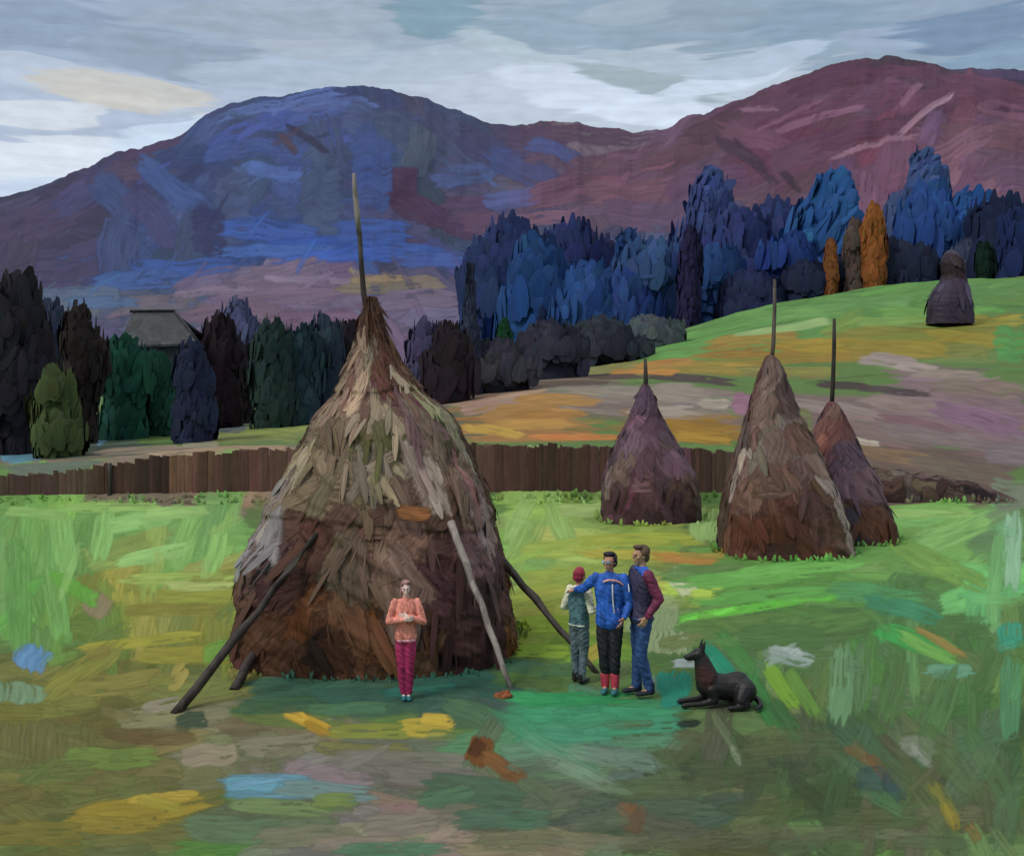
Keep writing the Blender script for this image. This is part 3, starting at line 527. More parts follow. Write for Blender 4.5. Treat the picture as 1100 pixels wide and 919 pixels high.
# ------------------------------------------------------------------ haystacks
mhay = stroke_mat('dry_hay', bump=.02, strength=.75, vary=.38, rough=.7, spec=.2)
mhay_far = stroke_mat('dry_hay_distant', bump=.08, strength=.7, vary=.35, rough=.7, spec=.2)
def haystack(name, label, Yc, prof, base, dets, n_rib, zbase=0., KH=1.2, lump=.025, steps=(), rib=(.35, .05), rows=230, cols=400, skirt=0., group=None, mat=None):
    pys = np.array([p[0] for p in prof], float); L_ = np.array([p[1] for p in prof], float); R_ = np.array([p[2] for p in prof], float)
    zs = H-(pys-HY)*Yc/F; cxs = ((L_+R_)/2-CX)*Yc/F; rs = (R_-L_)/2*Yc/F
    zt = zs[0]; zz = np.linspace(zbase-.05, zt, rows)
    o_ = np.argsort(zs); r = np.interp(zz, zs[o_], rs[o_]); cx = np.interp(zz, zs[o_], cxs[o_])
    r = r*.965-.035*rs.max()*np.clip((zz-zz[0])/(zz[-1]-zz[0])*2.2-1.0, 0, 1); r = np.maximum(r, .02*rs.max())
    ker = np.ones(7)/7; r = np.convolve(np.pad(r, 3, mode='edge'), ker, 'valid'); cx = np.convolve(np.pad(cx, 3, mode='edge'), ker, 'valid')
    th = np.linspace(-PI, PI, cols)       # 0 faces the viewer
    TH, ZZ = np.meshgrid(th, zz); RR = np.repeat(r[:, None], cols, 1); CXX = np.repeat(cx[:, None], cols, 1)
    sx, sy = np.cos(TH), np.sin(TH); sc = 1/rs.max()
    nz = fbm(sx*1.7+5+Yc, sy*1.7+ZZ*1.4*sc*1.5+3, 4)-.5; nz2 = fbm(sx*6+9, sy*6+ZZ*6, 3)-.5
    bx = np.clip(1.35-(ZZ-zz[0])/(zz[-1]-zz[0])*1.6, 0, 1); pw = 2+1.5*bx     # squared-off footprint easing to a round neck
    RR = RR*(np.abs(sx)**pw+np.abs(sy)**pw)**(-1/pw)
    RR = RR*(1+lump*2*nz)+nz2*.06*rs.max()
    for (z0, amp, wv) in steps:          # overhanging skirts of hay
        zl = z0+wv*(n2(sx*1.3+z0, sy*1.3+2)-.5)
        RR = RR-amp*np.clip((zl-ZZ)/.05, 0, 1)*np.clip(1-(zl-ZZ)/.55, 0, 1)
    RR[-1] = RR[-1]*.3
    can = Canvas(rows, cols, lin(base)*KH)
    cxi = lambda z: float(np.interp(z, zz, cx)); ri = lambda z: float(np.interp(z, zz, r))
    def inv(px, py):
        z = H-(py-HY)*Yc/F; c_ = 1.
        for _ in range(8):
            rr = max(ri(z), .02); Yf = Yc-rr*c_
            s_ = ((px-CX)*Yf/F-cxi(z))/rr; s_ = max(-1.0, min(1.0, s_)); c_ = math.sqrt(max(0, 1-s_*s_))*.9+.05
            z = H-(py-HY)*(Yc-rr*c_)/F
        return ((math.asin(s_)+PI)/(2*PI)*(cols-1), (z-zz[0])/(zz[-1]-zz[0])*(rows-1))
    def st(px, py, L, W_, ang, hx, op=.95):
        can.px(inv, px, py, L, W_, ang, lin(hx)*KH, op=op, h=1.)
    for d in dets:
        if d[2] > 22: st(*d)
    for _ in range(520):
        rr_ = rng.uniform(0, rows); cc_ = rng.uniform(0, cols); base_ = can.col[int(min(rr_, rows-1)), int(min(cc_, cols-1))]
        a = math.radians(90+rng.normal()*28); l = rng.uniform(8, 26); w_ = rng.uniform(2.5, 8)
        can.stroke((cc_, rr_), (math.cos(a)*l, math.sin(a)*l), (-math.sin(a)*w_, math.cos(a)*w_), jit(base_, .15, .05), l*1.6, w_*1.6, op=.85, h=1.3)
    for d in dets:
        if d[2] <= 22: st(*d)
    root = thing(name, label, 'haystack', (cxi(zbase), Yc, zbase), group=group)
    RR2 = RR+can.h*.010*rs.max()
    V = np.stack([CXX-cxi(zbase)+RR2*np.sin(TH), -RR2*np.cos(TH), ZZ-zbase], -1)
    mat = mat or mhay
    hay = mesh_np('hay_heap', V.reshape(-1, 3), gridq(rows, cols), can.col, can.br.reshape(-1, 3), mat, root)
    # combed wisps lying on the heap
    D = Dabs(.05); pxs = Yc/F
    for _ in range(n_rib):
        i = rng.integers(3, rows-4); j = rng.integers(1, cols-2)
        p = V[i, j]
        dn = V[max(i-6, 0), j]-V[min(i+2, rows-1), j]; dn /= np.linalg.norm(dn)+1e-9
        tq = V[i, min(j+4, cols-1)]-V[i, max(j-4, 0)]; out = np.cross(dn, tq); out /= np.linalg.norm(out)+1e-9
        if out[0]*math.sin(th[j])-out[1]*math.cos(th[j]) < 0: out = -out
        tng = np.cross(out, dn); a = 1.5*(float(n2(p[0]*1.6*sc*1.9+7, p[2]*1.5*sc*1.9+Yc))-.5)+rng.normal()*.10
        d = dn*math.cos(a)+tng*math.sin(a); sd2 = np.cross(d, out)
        broad = rng.random() < .5; narrow = min(1., .35+.8*float(np.hypot(V[i, j, 0], V[i, j, 1]))/rs.max())
        l = rib[0]*(rng.uniform(1.2, 2.4) if broad else rng.uniform(.6, 1.7))*narrow; w_ = rib[1]*(rng.uniform(1.0, 2.2) if broad else rng.uniform(.2, .6))*narrow
        l = min(l, max(.08, (p[2]+.1)))
        colr = jit(can.col[max(i-3, 0), j], .11, .035)
        if abs(math.sin(th[j])) > .75: l = min(l, rib[0]*.9)
        D.add(p+out*.004, d-out*rng.uniform(.0, .09), sd2, l, w_, colr, up=out, bend=.03*l, pxs=pxs)
    tag(D.build('loose_wisps', mat, root), kind='stuff')
    return root, inv
bark_dark = oil('3a322c', .8, 9, .01); bark_pale = oil('8a8078', 1.0, 9, .01); bark_mid = oil('5c5048', .9, 9, .01)

big_prof = [(318, 394, 402), (324, 389, 408), (340, 384, 414), (365, 379, 422), (392, 371, 436), (415, 359, 454), (440, 341, 484), (470, 325, 500), (505, 309, 516), (540, 292, 530), (580, 270, 543), (620, 262, 551), (660, 259, 555), (700, 258, 557)]
big_det = [  # lit left edge and dark opening at the foot painted into the colours
    (400, 600, 150, 160, 0, '4a3228'), (400, 480, 120, 70, 0, '6a5a48'), (400, 390, 60, 60, 0, '5a4238'), (380, 690, 150, 60, 0, '4f3420'), (500, 640, 60, 110, 90, '46302c'),
    (402, 350, 30, 14, 85, '5c4034'), (388, 385, 26, 14, 88, '7c6656'), (412, 395, 30, 14, 80, '5a3a2e'), (380, 410, 34, 10, 65, '8a7462'), (425, 385, 30, 8, -60, '5f4634'), (366, 425, 26, 9, 55, '806c5a'),
    (420, 425, 40, 8, -25, '58343a'), (400, 420, 30, 5, -10, '603a38'), (447, 400, 34, 5, -58, '8a7a66'), (462, 440, 40, 6, -55, '80805c'), (470, 468, 30, 8, -60, '38391e'), (494, 488, 44, 6, -70, '968a76'), (485, 460, 30, 5, -62, '8c846a'),
    (380, 445, 40, 10, 20, '84705e'), (420, 452, 40, 9, -20, '7c6856'), (360, 470, 30, 10, 50, '6f5d48'), (400, 475, 46, 9, 5, '55502e'), (430, 478, 34, 8, -5, '4a4a26'), (455, 455, 30, 8, -35, '6c5250'), (350, 485, 44, 12, 60, '64543f'),
    (375, 500, 44, 14, -45, '6e5e4a'), (340, 515, 40, 14, -30, '75644f'), (350, 540, 46, 14, -15, '6a5844'), (395, 525, 40, 10, 60, '5c5034'), (425, 510, 40, 12, -20, '857664'), (440, 530, 36, 10, -40, '6a5a44'), (410, 495, 22, 6, 30, '8c7c6a'),
    (470, 510, 46, 12, -60, '806a58'), (490, 535, 44, 12, -65, '75604e'), (465, 545, 40, 10, -50, '644e40'), (505, 540, 40, 10, -70, '745a50'), (520, 560, 34, 8, -75, '7e6a60'), (310, 540, 36, 10, 70, '6e6054'), (330, 500, 30, 7, 62, '8a7a66'),
    (288, 570, 44, 12, 72, '86807c'), (278, 600, 34, 9, 82, '7e7c82'), (300, 560, 30, 8, 60, '8a8076'), (310, 610, 34, 14, 80, '40282a'), (335, 595, 30, 12, 80, '4c3024'), (300, 660, 44, 14, 85, '4c2c24'), (330, 660, 40, 14, 85, '60381c'), (285, 690, 40, 12, 88, '4c2c26'),
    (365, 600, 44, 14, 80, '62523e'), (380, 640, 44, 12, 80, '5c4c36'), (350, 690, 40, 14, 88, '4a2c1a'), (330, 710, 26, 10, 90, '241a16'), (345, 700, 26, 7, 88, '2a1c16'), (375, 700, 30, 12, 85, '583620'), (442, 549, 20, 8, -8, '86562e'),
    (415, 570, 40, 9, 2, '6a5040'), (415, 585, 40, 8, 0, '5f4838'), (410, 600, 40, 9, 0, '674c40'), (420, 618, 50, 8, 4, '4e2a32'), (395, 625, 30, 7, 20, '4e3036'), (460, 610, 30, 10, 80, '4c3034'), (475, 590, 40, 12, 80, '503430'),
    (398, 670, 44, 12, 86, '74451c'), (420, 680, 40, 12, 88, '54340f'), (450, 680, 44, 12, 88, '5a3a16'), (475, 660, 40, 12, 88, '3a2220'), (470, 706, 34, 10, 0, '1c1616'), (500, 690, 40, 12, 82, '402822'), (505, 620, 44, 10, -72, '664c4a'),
    (515, 590, 40, 8, -72, '846e68'), (490, 600, 30, 6, -70, '8a7a78'), (530, 630, 44, 10, -80, '503636'), (540, 680, 44, 10, 88, '6c421c'), (525, 700, 30, 9, 85, '6a3c1a'), (545, 640, 34, 7, 88, '643c26'), (515, 660, 40, 10, 85, '40282a'), (398, 330, 14, 8, 80, '4c3428'), (390, 365, 18, 4, 88, '86705f'), (425, 405, 20, 3, -50, '9a8a74')]
zbig = lambda py: H-(py-HY)*14.6/F
big, inv_big = haystack('haystack', 'huge weathered haystack with a tall slender top spike and props leaning on its sides', 15.4, big_prof, '523a2c', big_det, 1000, KH=1.12, lump=.035,
               steps=((zbig(415), .06, .15), (zbig(560), .04, .5)), rib=(.34, .034), group='haystacks in the meadow')
s2, _ = haystack('haystack', 'plum brown haystack with a short top stick standing alone in front of the fence', 28.2,
    [(412, 690, 696), (418, 686, 701), (432, 681, 706), (450, 673, 714), (475, 661, 727), (500, 651, 742), (512, 648, 748), (530, 646, 750), (557, 645, 751)], '4c363c',
    [(698, 530, 60, 40, 0, '452e32'), (698, 460, 40, 40, 0, '55404c'), (692, 430, 20, 8, 85, '4f3c4c'), (705, 450, 20, 8, 80, '4a3440'), (680, 480, 22, 12, 70, '5c4650'), (670, 505, 22, 10, 75, '5f4c44'), (700, 500, 22, 14, 88, '4c343c'), (730, 500, 22, 10, -60, '5c4450'), (735, 525, 20, 12, 88, '4c3832'), (700, 530, 22, 12, 88, '553a40'), (665, 535, 22, 10, 88, '3f2a2a'), (690, 520, 12, 10, 0, '6a4c50'), (720, 540, 18, 10, 88, '3c2830'), (655, 520, 20, 5, 86, '6c5a54')],
    300, KH=1.22, rib=(.3, .05), rows=110, cols=170, group='haystacks in the meadow')
s3, _ = haystack('haystack', 'tall pointed brown haystack with a long thin top pole, standing nearest on the right', 23.2,
    [(381, 824, 831), (388, 818, 839), (400, 815, 845), (420, 808, 851), (445, 801, 860), (475, 793, 874), (500, 786, 884), (530, 778, 896), (560, 774, 905), (592, 772, 912)], '553e34',
    [(840, 560, 70, 60, 0, '4a2e24'), (840, 480, 60, 50, 0, '604c46'), (835, 410, 40, 26, 0, '5c4c4a'), (832, 400, 22, 9, 85, '6c5850'), (845, 430, 22, 10, -75, '4c3a38'), (820, 440, 22, 12, 75, '6a544a'), (800, 495, 22, 4, 72, '8c7c70'), (792, 520, 22, 5, 78, '80706a'), (835, 480, 22, 16, 80, '64504a'),
     (860, 470, 22, 10, -65, '594038'), (855, 510, 22, 14, 80, '5a4440'), (810, 530, 22, 12, 80, '62483c'), (830, 520, 22, 14, 0, '5c4438'), (800, 570, 22, 14, 88, '4c2a1c'), (830, 570, 22, 16, 88, '4a281a'), (855, 560, 22, 12, 88, '462820'), (872, 540, 20, 7, -70, '46302e'), (878, 570, 22, 9, 88, '4c342e'),
     (888, 520, 22, 5, -62, '80706a'), (895, 550, 22, 4, -70, '8a7870'), (903, 580, 20, 4, -75, '847068'), (880, 500, 20, 6, -60, '725c52'), (785, 580, 20, 6, 86, '5f4030'), (840, 590, 20, 8, 0, '3c2620')],
    420, KH=1.25, rib=(.32, .045), rows=130, cols=190, group='haystacks in the meadow')
s4, _ = haystack('haystack', 'dark rust-topped haystack half hidden behind its taller neighbour on the right', 24.9,
    [(431, 889, 897), (437, 884, 904), (450, 879, 911), (468, 869, 919), (490, 860, 928), (515, 850, 939), (535, 846, 947), (560, 843, 955), (578, 842, 959)], '49343a',
    [(905, 540, 60, 50, 0, '47302c'), (895, 460, 30, 20, 0, '6c4034'), (890, 455, 20, 10, 60, '62403a'), (905, 465, 20, 9, 85, '5c3c38'), (880, 480, 20, 8, 60, '6a4038'), (915, 490, 22, 12, -75, '4c3c48'), (910, 520, 22, 14, 88, '54404c'), (935, 520, 22, 8, -72, '5a444c'), (915, 565, 22, 9, 88, '302c36'), (935, 560, 22, 12, 88, '4a2e20'), (950, 570, 20, 6, 88, '4c2a1c'), (900, 560, 20, 9, 88, '4c343c'), (897, 440, 12, 5, 80, '6a5048')],
    300, KH=1.25, rib=(.32, .045), rows=110, cols=170, group='haystacks in the meadow')
zf = gz((1021-CX)/F*120, 120)
fy = 120.; fpy = HY-F*(zf-H)/fy
s5, _ = haystack('haystack', 'small far haystack with a knobbly dark head up on the green hill', fy,
    [(252+fpy-331, 1018, 1024), (257+fpy-331, 1012, 1032), (267+fpy-331, 1010, 1036), (278+fpy-331, 1014, 1037), (287+fpy-331, 1010, 1037), (295+fpy-331, 1003, 1039), (310+fpy-331, 999, 1042), (fpy+1, 998, 1043)], '3c3444',
    [(1022, fpy-60, 22, 14, 0, '35262a'), (1020, fpy-25, 22, 20, 0, '3c3444')], 160, zbase=zf, KH=1.0, rib=(1.2, .25), rows=60, cols=90, group='haystacks in the meadow', mat=mhay_far)

def part_local(root, pt): return tuple(Vector(pt)-Vector(root.location))
def spike(root, Y, pts, radii, mat, name='top_pole'):
    P = [part_local(root, at(px, py, Y)) for px, py in pts]
    return tube(name, P, radii, mat, root)
# the centre pole of the big stack is weathered silver above and dark below
spike(big, 15.4, [(396, 345), (391, 315), (388, 285), (386, 250)], [.042, .04, .036, .034], bark_dark)
tp = spike(big, 15.4, [(386, 252), (384, 230), (381, 205), (380, 186)], [.036, .04, .036, .02], bark_pale, 'pole_tip')
spike(s2, 28.2, [(693, 430), (694, 408), (693, 385)], [.07, .06, .04], bark_dark)
spike(s3, 23.2, [(828, 395), (831, 370), (832, 330), (832, 300)], [.045, .045, .04, .03], bark_mid)
spike(s4, 24.9, [(893, 445), (895, 410), (896, 370), (896, 342)], [.05, .05, .045, .035], bark_dark)
def prop(label, a, b, r0, r1, mat, n=9, amp=.025):
    A = Vector(a); pts, rr = wavy((0, 0, 0), Vector(b)-A, n, amp, r0, r1)
    o = tube('leaning_pole', pts, rr, mat, None, 9, A)
    return tag(o, label, 'pole', 'poles propped against the big haystack')
def foot(px, py): Y = F*H/(py-HY); return (((px-CX)*Y/F), Y, .0)
prop('long dark pole leaning out to the left from the big haystack', foot(187, 768), at(352, 560, 14.05), .055, .04, bark_dark)
prop('pale grey pole leaning on the big haystack, right of the person in pink', foot(550, 742), at(484, 560, 13.9), .032, .05, bark_pale)
prop('dark pole leaning on the right flank of the big haystack, behind the standing people', foot(642, 724), at(538, 600, 15.2), .035, .055, bark_dark)
prop('short dark stake leaning at the left foot of the big haystack', foot(251, 742), at(279, 690, 13.9), .055, .05, bark_dark, 5)

# ------------------------------------------------------------------ board fence
mwood = stroke_mat('fence_boards', bump=.02, strength=.4, vary=.3, rough=.75, spec=.2)
def fence(label, Y, pts, cols_):
    """pts: (px, top py, bottom py) along the run"""
    x0 = (pts[0][0]-CX)*Y/F; x1 = (pts[-1][0]-CX)*Y/F
    root = thing('board_fence', label, 'fence', ((x0+x1)/2, Y, 0), group='old board fences along the meadow')
    V = []; Q = []; Cc = []; B = []
    x = x0; n = 0
    tops = [p[1] for p in pts]; pxp = [p[0] for p in pts]; colr = None
    run = 0
    while x < x1:
        w_ = random.uniform(.12, .36); px = CX+F*(x+w_/2)/Y
        zt = H-(np.interp(px, pxp, tops)-HY)*Y/F+random.uniform(-.05, .07); zb = -.08
        if run <= 0:
            base = lin(random.choice(cols_)); run = random.randint(2, 7)
        run -= 1
        c = jit(base*1.6, .13, .05); yo = random.uniform(-.015, .015); tilt = random.uniform(-.03, .03); k = rng.uniform(0, 900)
        xl = x-(x0+x1)/2; m = 10
        for q in range(m+1):
            z = zb+(zt-zb)*q/m
            for (dx, dy) in ((0, .04), (.0, 0), (w_*.5, -.015), (w_*1.0, 0), (w_*1.0, .04)):
                zz = z+(random.uniform(-.06, .05) if q == m else 0)
                V.append((xl+dx+tilt*q/m+random.uniform(-.006, .006), dy+yo, zz)); Cc.append(c*random.uniform(.92, 1.08)); B.append((z*37, dx*37, k))
        for q in range(m):
            for e_ in range(4):
                a = n+q*5+e_; Q.append((a, a+1, a+6, a+5))
        t_ = n+m*5; Q.append((t_, t_+1, t_+2, t_+3)); n += (m+1)*5
        x += w_*random.uniform(.84, .94)
    mesh_np('boards', np.array(V), np.array(Q), np.array(Cc), np.array(B), mwood, root, smooth=False)
    x = x0+.2
    while x < x1:
        px = CX+F*x/Y; zt = H-(np.interp(px, pxp, tops)-HY)*Y/F+.06
        pts_, rr = wavy((x-(x0+x1)/2, -.05, -.1), (x-(x0+x1)/2+random.uniform(-.04, .04), -.04, zt), 5, .01, .07, .06)
        tube('post', pts_, rr, oil(random.choice(['3c2c28', '4a3a34', '33302c']), 1.0, 8), root, 7)
        x += random.uniform(3.5, 5.5)
    for hz in (.35, .62):
        pp = []
        for k in range(14):
            xx = x0+(x1-x0)*k/13; px = CX+F*xx/Y; zt = H-(np.interp(px, pxp, tops)-HY)*Y/F
            pp.append((xx-(x0+x1)/2, .10, zt*(hz+.22)+random.uniform(-.02, .02)))
        tube('rail', pp, [.04]*14, oil('43322c', 1.0, 8), root, 6)
    return root
brn = ['4c342c', '50382e', '3e2a24', '5a4034', '46322c', '4a3a30', '33241f', '5a4038']
fence('long brown board fence running left from behind the big haystack', 31.9, [(-260, 512, 542), (0, 511, 543), (80, 506, 543), (150, 494, 543), (220, 487, 543), (300, 482, 543), (345, 480, 543)], brn+brn+['2c3028'])
fence('reddish brown board fence between the big haystack and the group of three on the right', 31.9, [(470, 478, 540), (560, 478, 540), (650, 480, 540), (720, 482, 540), (790, 486, 540), (850, 490, 540), (880, 495, 540)], brn+['53363c', '4c3034'])
bk = Canvas(40, 260, lin('4a3832')*.95)
for _ in range(260):
    l_ = rng.uniform(8, 30); bk.stroke((rng.uniform(0, 260), rng.uniform(0, 40)), (l_, rng.normal()*1.5), (0, rng.uniform(2, 6)), jit(lin(random.choice(['4a3630', '3a2a26', '5c463c', '33282a', '5a4a48', '64544a']))*.95, .12, .05), l_, 4)
bx_ = np.linspace(10.0, 14.9, 260); bt = np.linspace(0, PI, 40); BX, BT = np.meshgrid(bx_, bt)
hh = np.interp(BX, [10, 11.2, 12.5, 13.6, 14.9], [1.0, .92, .78, .55, .02])*(.8+.4*fbm(BX*1.6, BT*.5))
BYv = 32.2-np.cos(BT)*(.5+.3*hh)+.3*(fbm(BX, BT)-.5); BZv = np.sin(BT)*hh*(.92+.2*fbm(BX*3, BT*2))-.03
tag(mesh_np('earth_bank', np.stack([BX, BYv, BZv], -1).reshape(-1, 3), gridq(40, 260), bk.col, bk.br.reshape(-1, 3), stroke_mat('bare_earth', bump=.05, strength=.8, vary=.35, rough=.8, spec=.15)), kind='structure')

# ------------------------------------------------------------------ trees
mleaf = stroke_mat('foliage_near', bump=.05, strength=.5, vary=.25, rough=.8, spec=.12)
mleaf_far = stroke_mat('foliage_far', bump=.15, strength=.5, vary=.22, rough=.8, spec=.12)
mtrunk = oil('2c2420', .9, 2.0, .03)
def tree(name, label, cat, px, top, bot, hw, hx, Y=None, shape='round', group=None, n=420, KT=1.35, dab=.34, lean=0., var=.16, ang=(80, 12)):
    if Y is None:
        c0 = int(np.interp(px, pxcol, np.arange(C))); k = inv_ground(px, bot)[1]; Y = float(np.interp(k, np.arange(R), Yrow))
    X = (px-CX)*Y/F; zb = gz(X, Y); zt = H-(top-HY)*Y/F; w_ = hw*Y/F; h_ = max(zt-zb, .8)
    root = thing(name, label, cat, (X, Y, zb), group=group)
    D = Dabs(.04); colr = lin(hx)*KT; pxs = Y/F
    cb = -.15*w_ if shape != 'round' or hw < 15 or Y > 150 else .0
    def rad(t):      # crown outline
        if shape == 'spire': return max(.05, (1-t)**.8*(.75+.25*abs(math.sin(t*16))))
        if shape == 'cone': return max(.08, 1-t*.85)
        if shape == 'block': return 1.0-.1*t if t < .7 else (1-.1*t)*math.sqrt(max(.04, 1-((t-.7)/.31)**2))
        return .9 if t < .4 else .9*math.sqrt(max(.03, 1-((t-.4)/.61)**2))**.8
    lob = [(random.uniform(.1, .9), random.uniform(0, 2*PI), random.uniform(.12, .3)) for _ in range(6)]
    # inner mass
    rows_, cols_ = 26, 28; T_ = np.linspace(0, 1, rows_); A_ = np.linspace(0, 2*PI, cols_)
    VV = np.zeros((rows_, cols_, 3)); CC = np.zeros((rows_, cols_, 3)); BB = np.zeros((rows_, cols_, 3))
    def rr(t, a):
        r = rad(t)*w_*(1+(.5 if shape != 'spire' else .1)*(float(n2(t*3.5+off, math.cos(a)*1.3+off*2))-.5)+.25*(float(n1(t*9+off*3))-.5))
        for (lt, la, lr) in lob: r += lr*1.4*w_*math.exp(-((t-lt)/.16)**2)*max(0, math.cos(a-la))**2*(.5 if shape == 'spire' else 1)
        return r
    off = random.random()*50; asp = random.uniform(.75, 1.25)
    for i, t in enumerate(T_):
        for j, a in enumerate(A_):
            e_ = 0 if i in (0, rows_-1) else .84*(1+.35*(float(n2(math.cos(a)*2+off, math.sin(a)*2+t*7))-.5))
            r = rr(t, a)*e_
            VV[i, j] = (r*math.cos(a)+lean*h_*t, r*math.sin(a), cb+(h_-cb)*(.03+.93*t))
            CC[i, j] = colr*(1+.35*(float(n2(a*2+off, t*6))-.5)); BB[i, j] = (t*h_/pxs, a*w_/pxs, off)
    q = gridq(rows_, cols_)
    D.V = [np.array(v) for v in VV.reshape(-1, 3)]; D.C = [c for c in CC.reshape(-1, 3)]; D.B = [tuple(b) for b in BB.reshape(-1, 3)]; D.Q = [tuple(x) for x in q]; D.n = len(D.V)
    L = max(dab*w_*2.6, 4*pxs); L = min(L, h_*.5); W_ = max(.17*w_*1.2, 1.6*pxs)
    for _ in range(n):
        t = random.random(); a = random.uniform(0, 2*PI) if random.random() > .5 else random.uniform(PI, 2*PI)
        r = rr(t, a)*random.uniform(.88, .99)
        p = np.array((r*math.cos(a)+lean*h_*t, r*math.sin(a), cb+(h_-cb)*t))
        out = np.array((math.cos(a), math.sin(a), random.uniform(-.1, .6))); out /= np.linalg.norm(out)
        an = math.radians(random.gauss(*ang)); tg = np.array((-math.sin(a), math.cos(a), 0.))
        d = tg*math.cos(an)+np.array((0, 0, 1.))*math.sin(an)+out*random.uniform(-.08, .1); d /= np.linalg.norm(d)
        sd2 = np.cross(d, out); sd2 /= np.linalg.norm(sd2)+1e-9
        l = L*random.uniform(.5, 1.5)
        cpatch = colr*(1+1.1*var*(float(n2(a*1.3+off*3, t*4+off))-.5)*2)
        D.add(p-d*l*.5, d, sd2, l, W_*random.uniform(.5, 1.4), jit(cpatch, var*.6, .06), up=out, bend=l*.03, seg=4, pxs=pxs)
    D.build('crown', mleaf if Y < 100 else mleaf_far, root)
    pts, rr2 = wavy((0, 0, -.3), (lean*h_*.7, 0, h_*.75), 6, w_*.04, max(.08, w_*.11), w_*.03)
    V, Q = tube_np(pts, rr2, 7)
    for k in range(6):
        t = random.uniform(.15, .7); a = random.uniform(0, 2*PI); p = Vector((lean*h_*t, 0, h_*t)); e_ = p+Vector((math.cos(a), math.sin(a), .7))*w_*.7*rad(min(t+.1, 1))
        v2, q2 = tube_np([p, p.lerp(e_, .5)+Vector((0, 0, .05*w_)), e_], [w_*.05, w_*.035, w_*.012], 5)
        Q += [tuple(i+len(V) for i in f) for f in q2]; V += v2
    me = bpy.data.meshes.new('trunk'); me.from_pydata(V, [], Q); me.materials.append(mtrunk)
    o = bpy.data.objects.new('trunk', me); COL.objects.link(o); o.parent = root
    return root
GL = 'dark trees behind the left fence'
T = [
 ('broadleaf_tree', 'near-black tall tree cut by the left edge of the view', 18, 306, 484, 23, '211f25', 42, 'block'),
 ('broadleaf_tree', 'slate-blue narrow tree between two near-black trees at the far left', 54, 330, 455, 15, '2a3144', 56, 'block'),
 ('broadleaf_tree', 'brownish black leaning tree behind the olive green bushy tree', 84, 331, 466, 14, '27201f', 47, 'block'),
 ('small_tree', 'olive green bushy tree in front of the dark row at the far left', 62, 402, 494, 24, '3c4728', 39, 'round'),
 ('broadleaf_tree', 'bottle-green broad tree in front of the grey barn roof', 133, 370, 440, 17, '163c30', 50, 'block'),
 ('small_tree', 'bottle-green low tree just right of the barn roof gap', 170, 382, 444, 12, '173a2e', 52, 'block'),
 ('broadleaf_tree', 'ink-blue dark tree at the lower right corner of the barn roof', 206, 372, 470, 14, '20263a', 45, 'block'),
 ('broadleaf_tree', 'black stout tree with a flat top right of the ink-blue one', 236, 347, 412, 15, '221a1f', 60, 'block'),
 ('broadleaf_tree', 'hazy violet-grey tree rising behind the black stout ones', 256, 328, 420, 13, '464a66', 90, 'block'),
 ('small_tree', 'small black tree tucked between the stout one and a green-black one', 262, 374, 415, 13, '201a1e', 64, 'round'),
 ('broadleaf_tree', 'green-black tree with a narrow top midway between barn and big haystack', 293, 348, 446, 15, '1f2f2c', 55, 'block'),
 ('broadleaf_tree', 'teal-black tree second to the left of the big haystack', 324, 356, 446, 15, '21343a', 56, 'block'),
 ('broadleaf_tree', 'sooty blue-topped tree touching the left side of the big haystack', 351, 345, 440, 15, '25303c', 58, 'block'),
 ('broadleaf_tree', 'dark tree showing just left of the neck of the big haystack', 374, 352, 440, 13, '201c22', 60, 'block'),
 ('broadleaf_tree', 'muted violet tree showing just right of the neck of the big haystack', 455, 348, 430, 13, '3c3850', 66, 'block'),
 ('broadleaf_tree', 'black brown tree left of the thin spire conifer', 479, 358, 416, 19, '251d22', 66, 'block'),
 ('spruce_tree', 'slim dark conifer spire taller than all its neighbours, right of the big haystack', 505, 289, 416, 15, '262c3c', 70, 'spire'),
 ('small_tree', 'bright bottle-green little tree beside the spire conifer', 541, 345, 384, 10, '12361f', 84, 'round'),
 ('small_tree', 'grey low thicket tree at the foot of the spire conifer', 534, 376, 414, 32, '34343c', 72, 'round'),
 ('shrub', 'dark shrub where the ochre field meets the blue wood', 590, 358, 396, 34, '2c2d38', 92, 'round'),
 ('shrub', 'dark shrub at the left end of the green hill crest', 646, 352, 390, 34, '2b2e38', 118, 'round'),
 ('shrub', 'grey-green shrub under the violet column tree', 702, 346, 370, 30, '444a50', 140, 'round'),
]
for t in T:
    tree(t[0], t[1], 'shrub' if t[0] == 'shrub' else 'tree', *t[2:5], t[5]*(1.5 if t[8] == 'block' else 1.1), t[6], Y=t[7], shape=t[8], group=GL, n=300 if t[8] != 'spire' else 420, KT=1.4)
GB = 'blue wood beyond the hill crest'
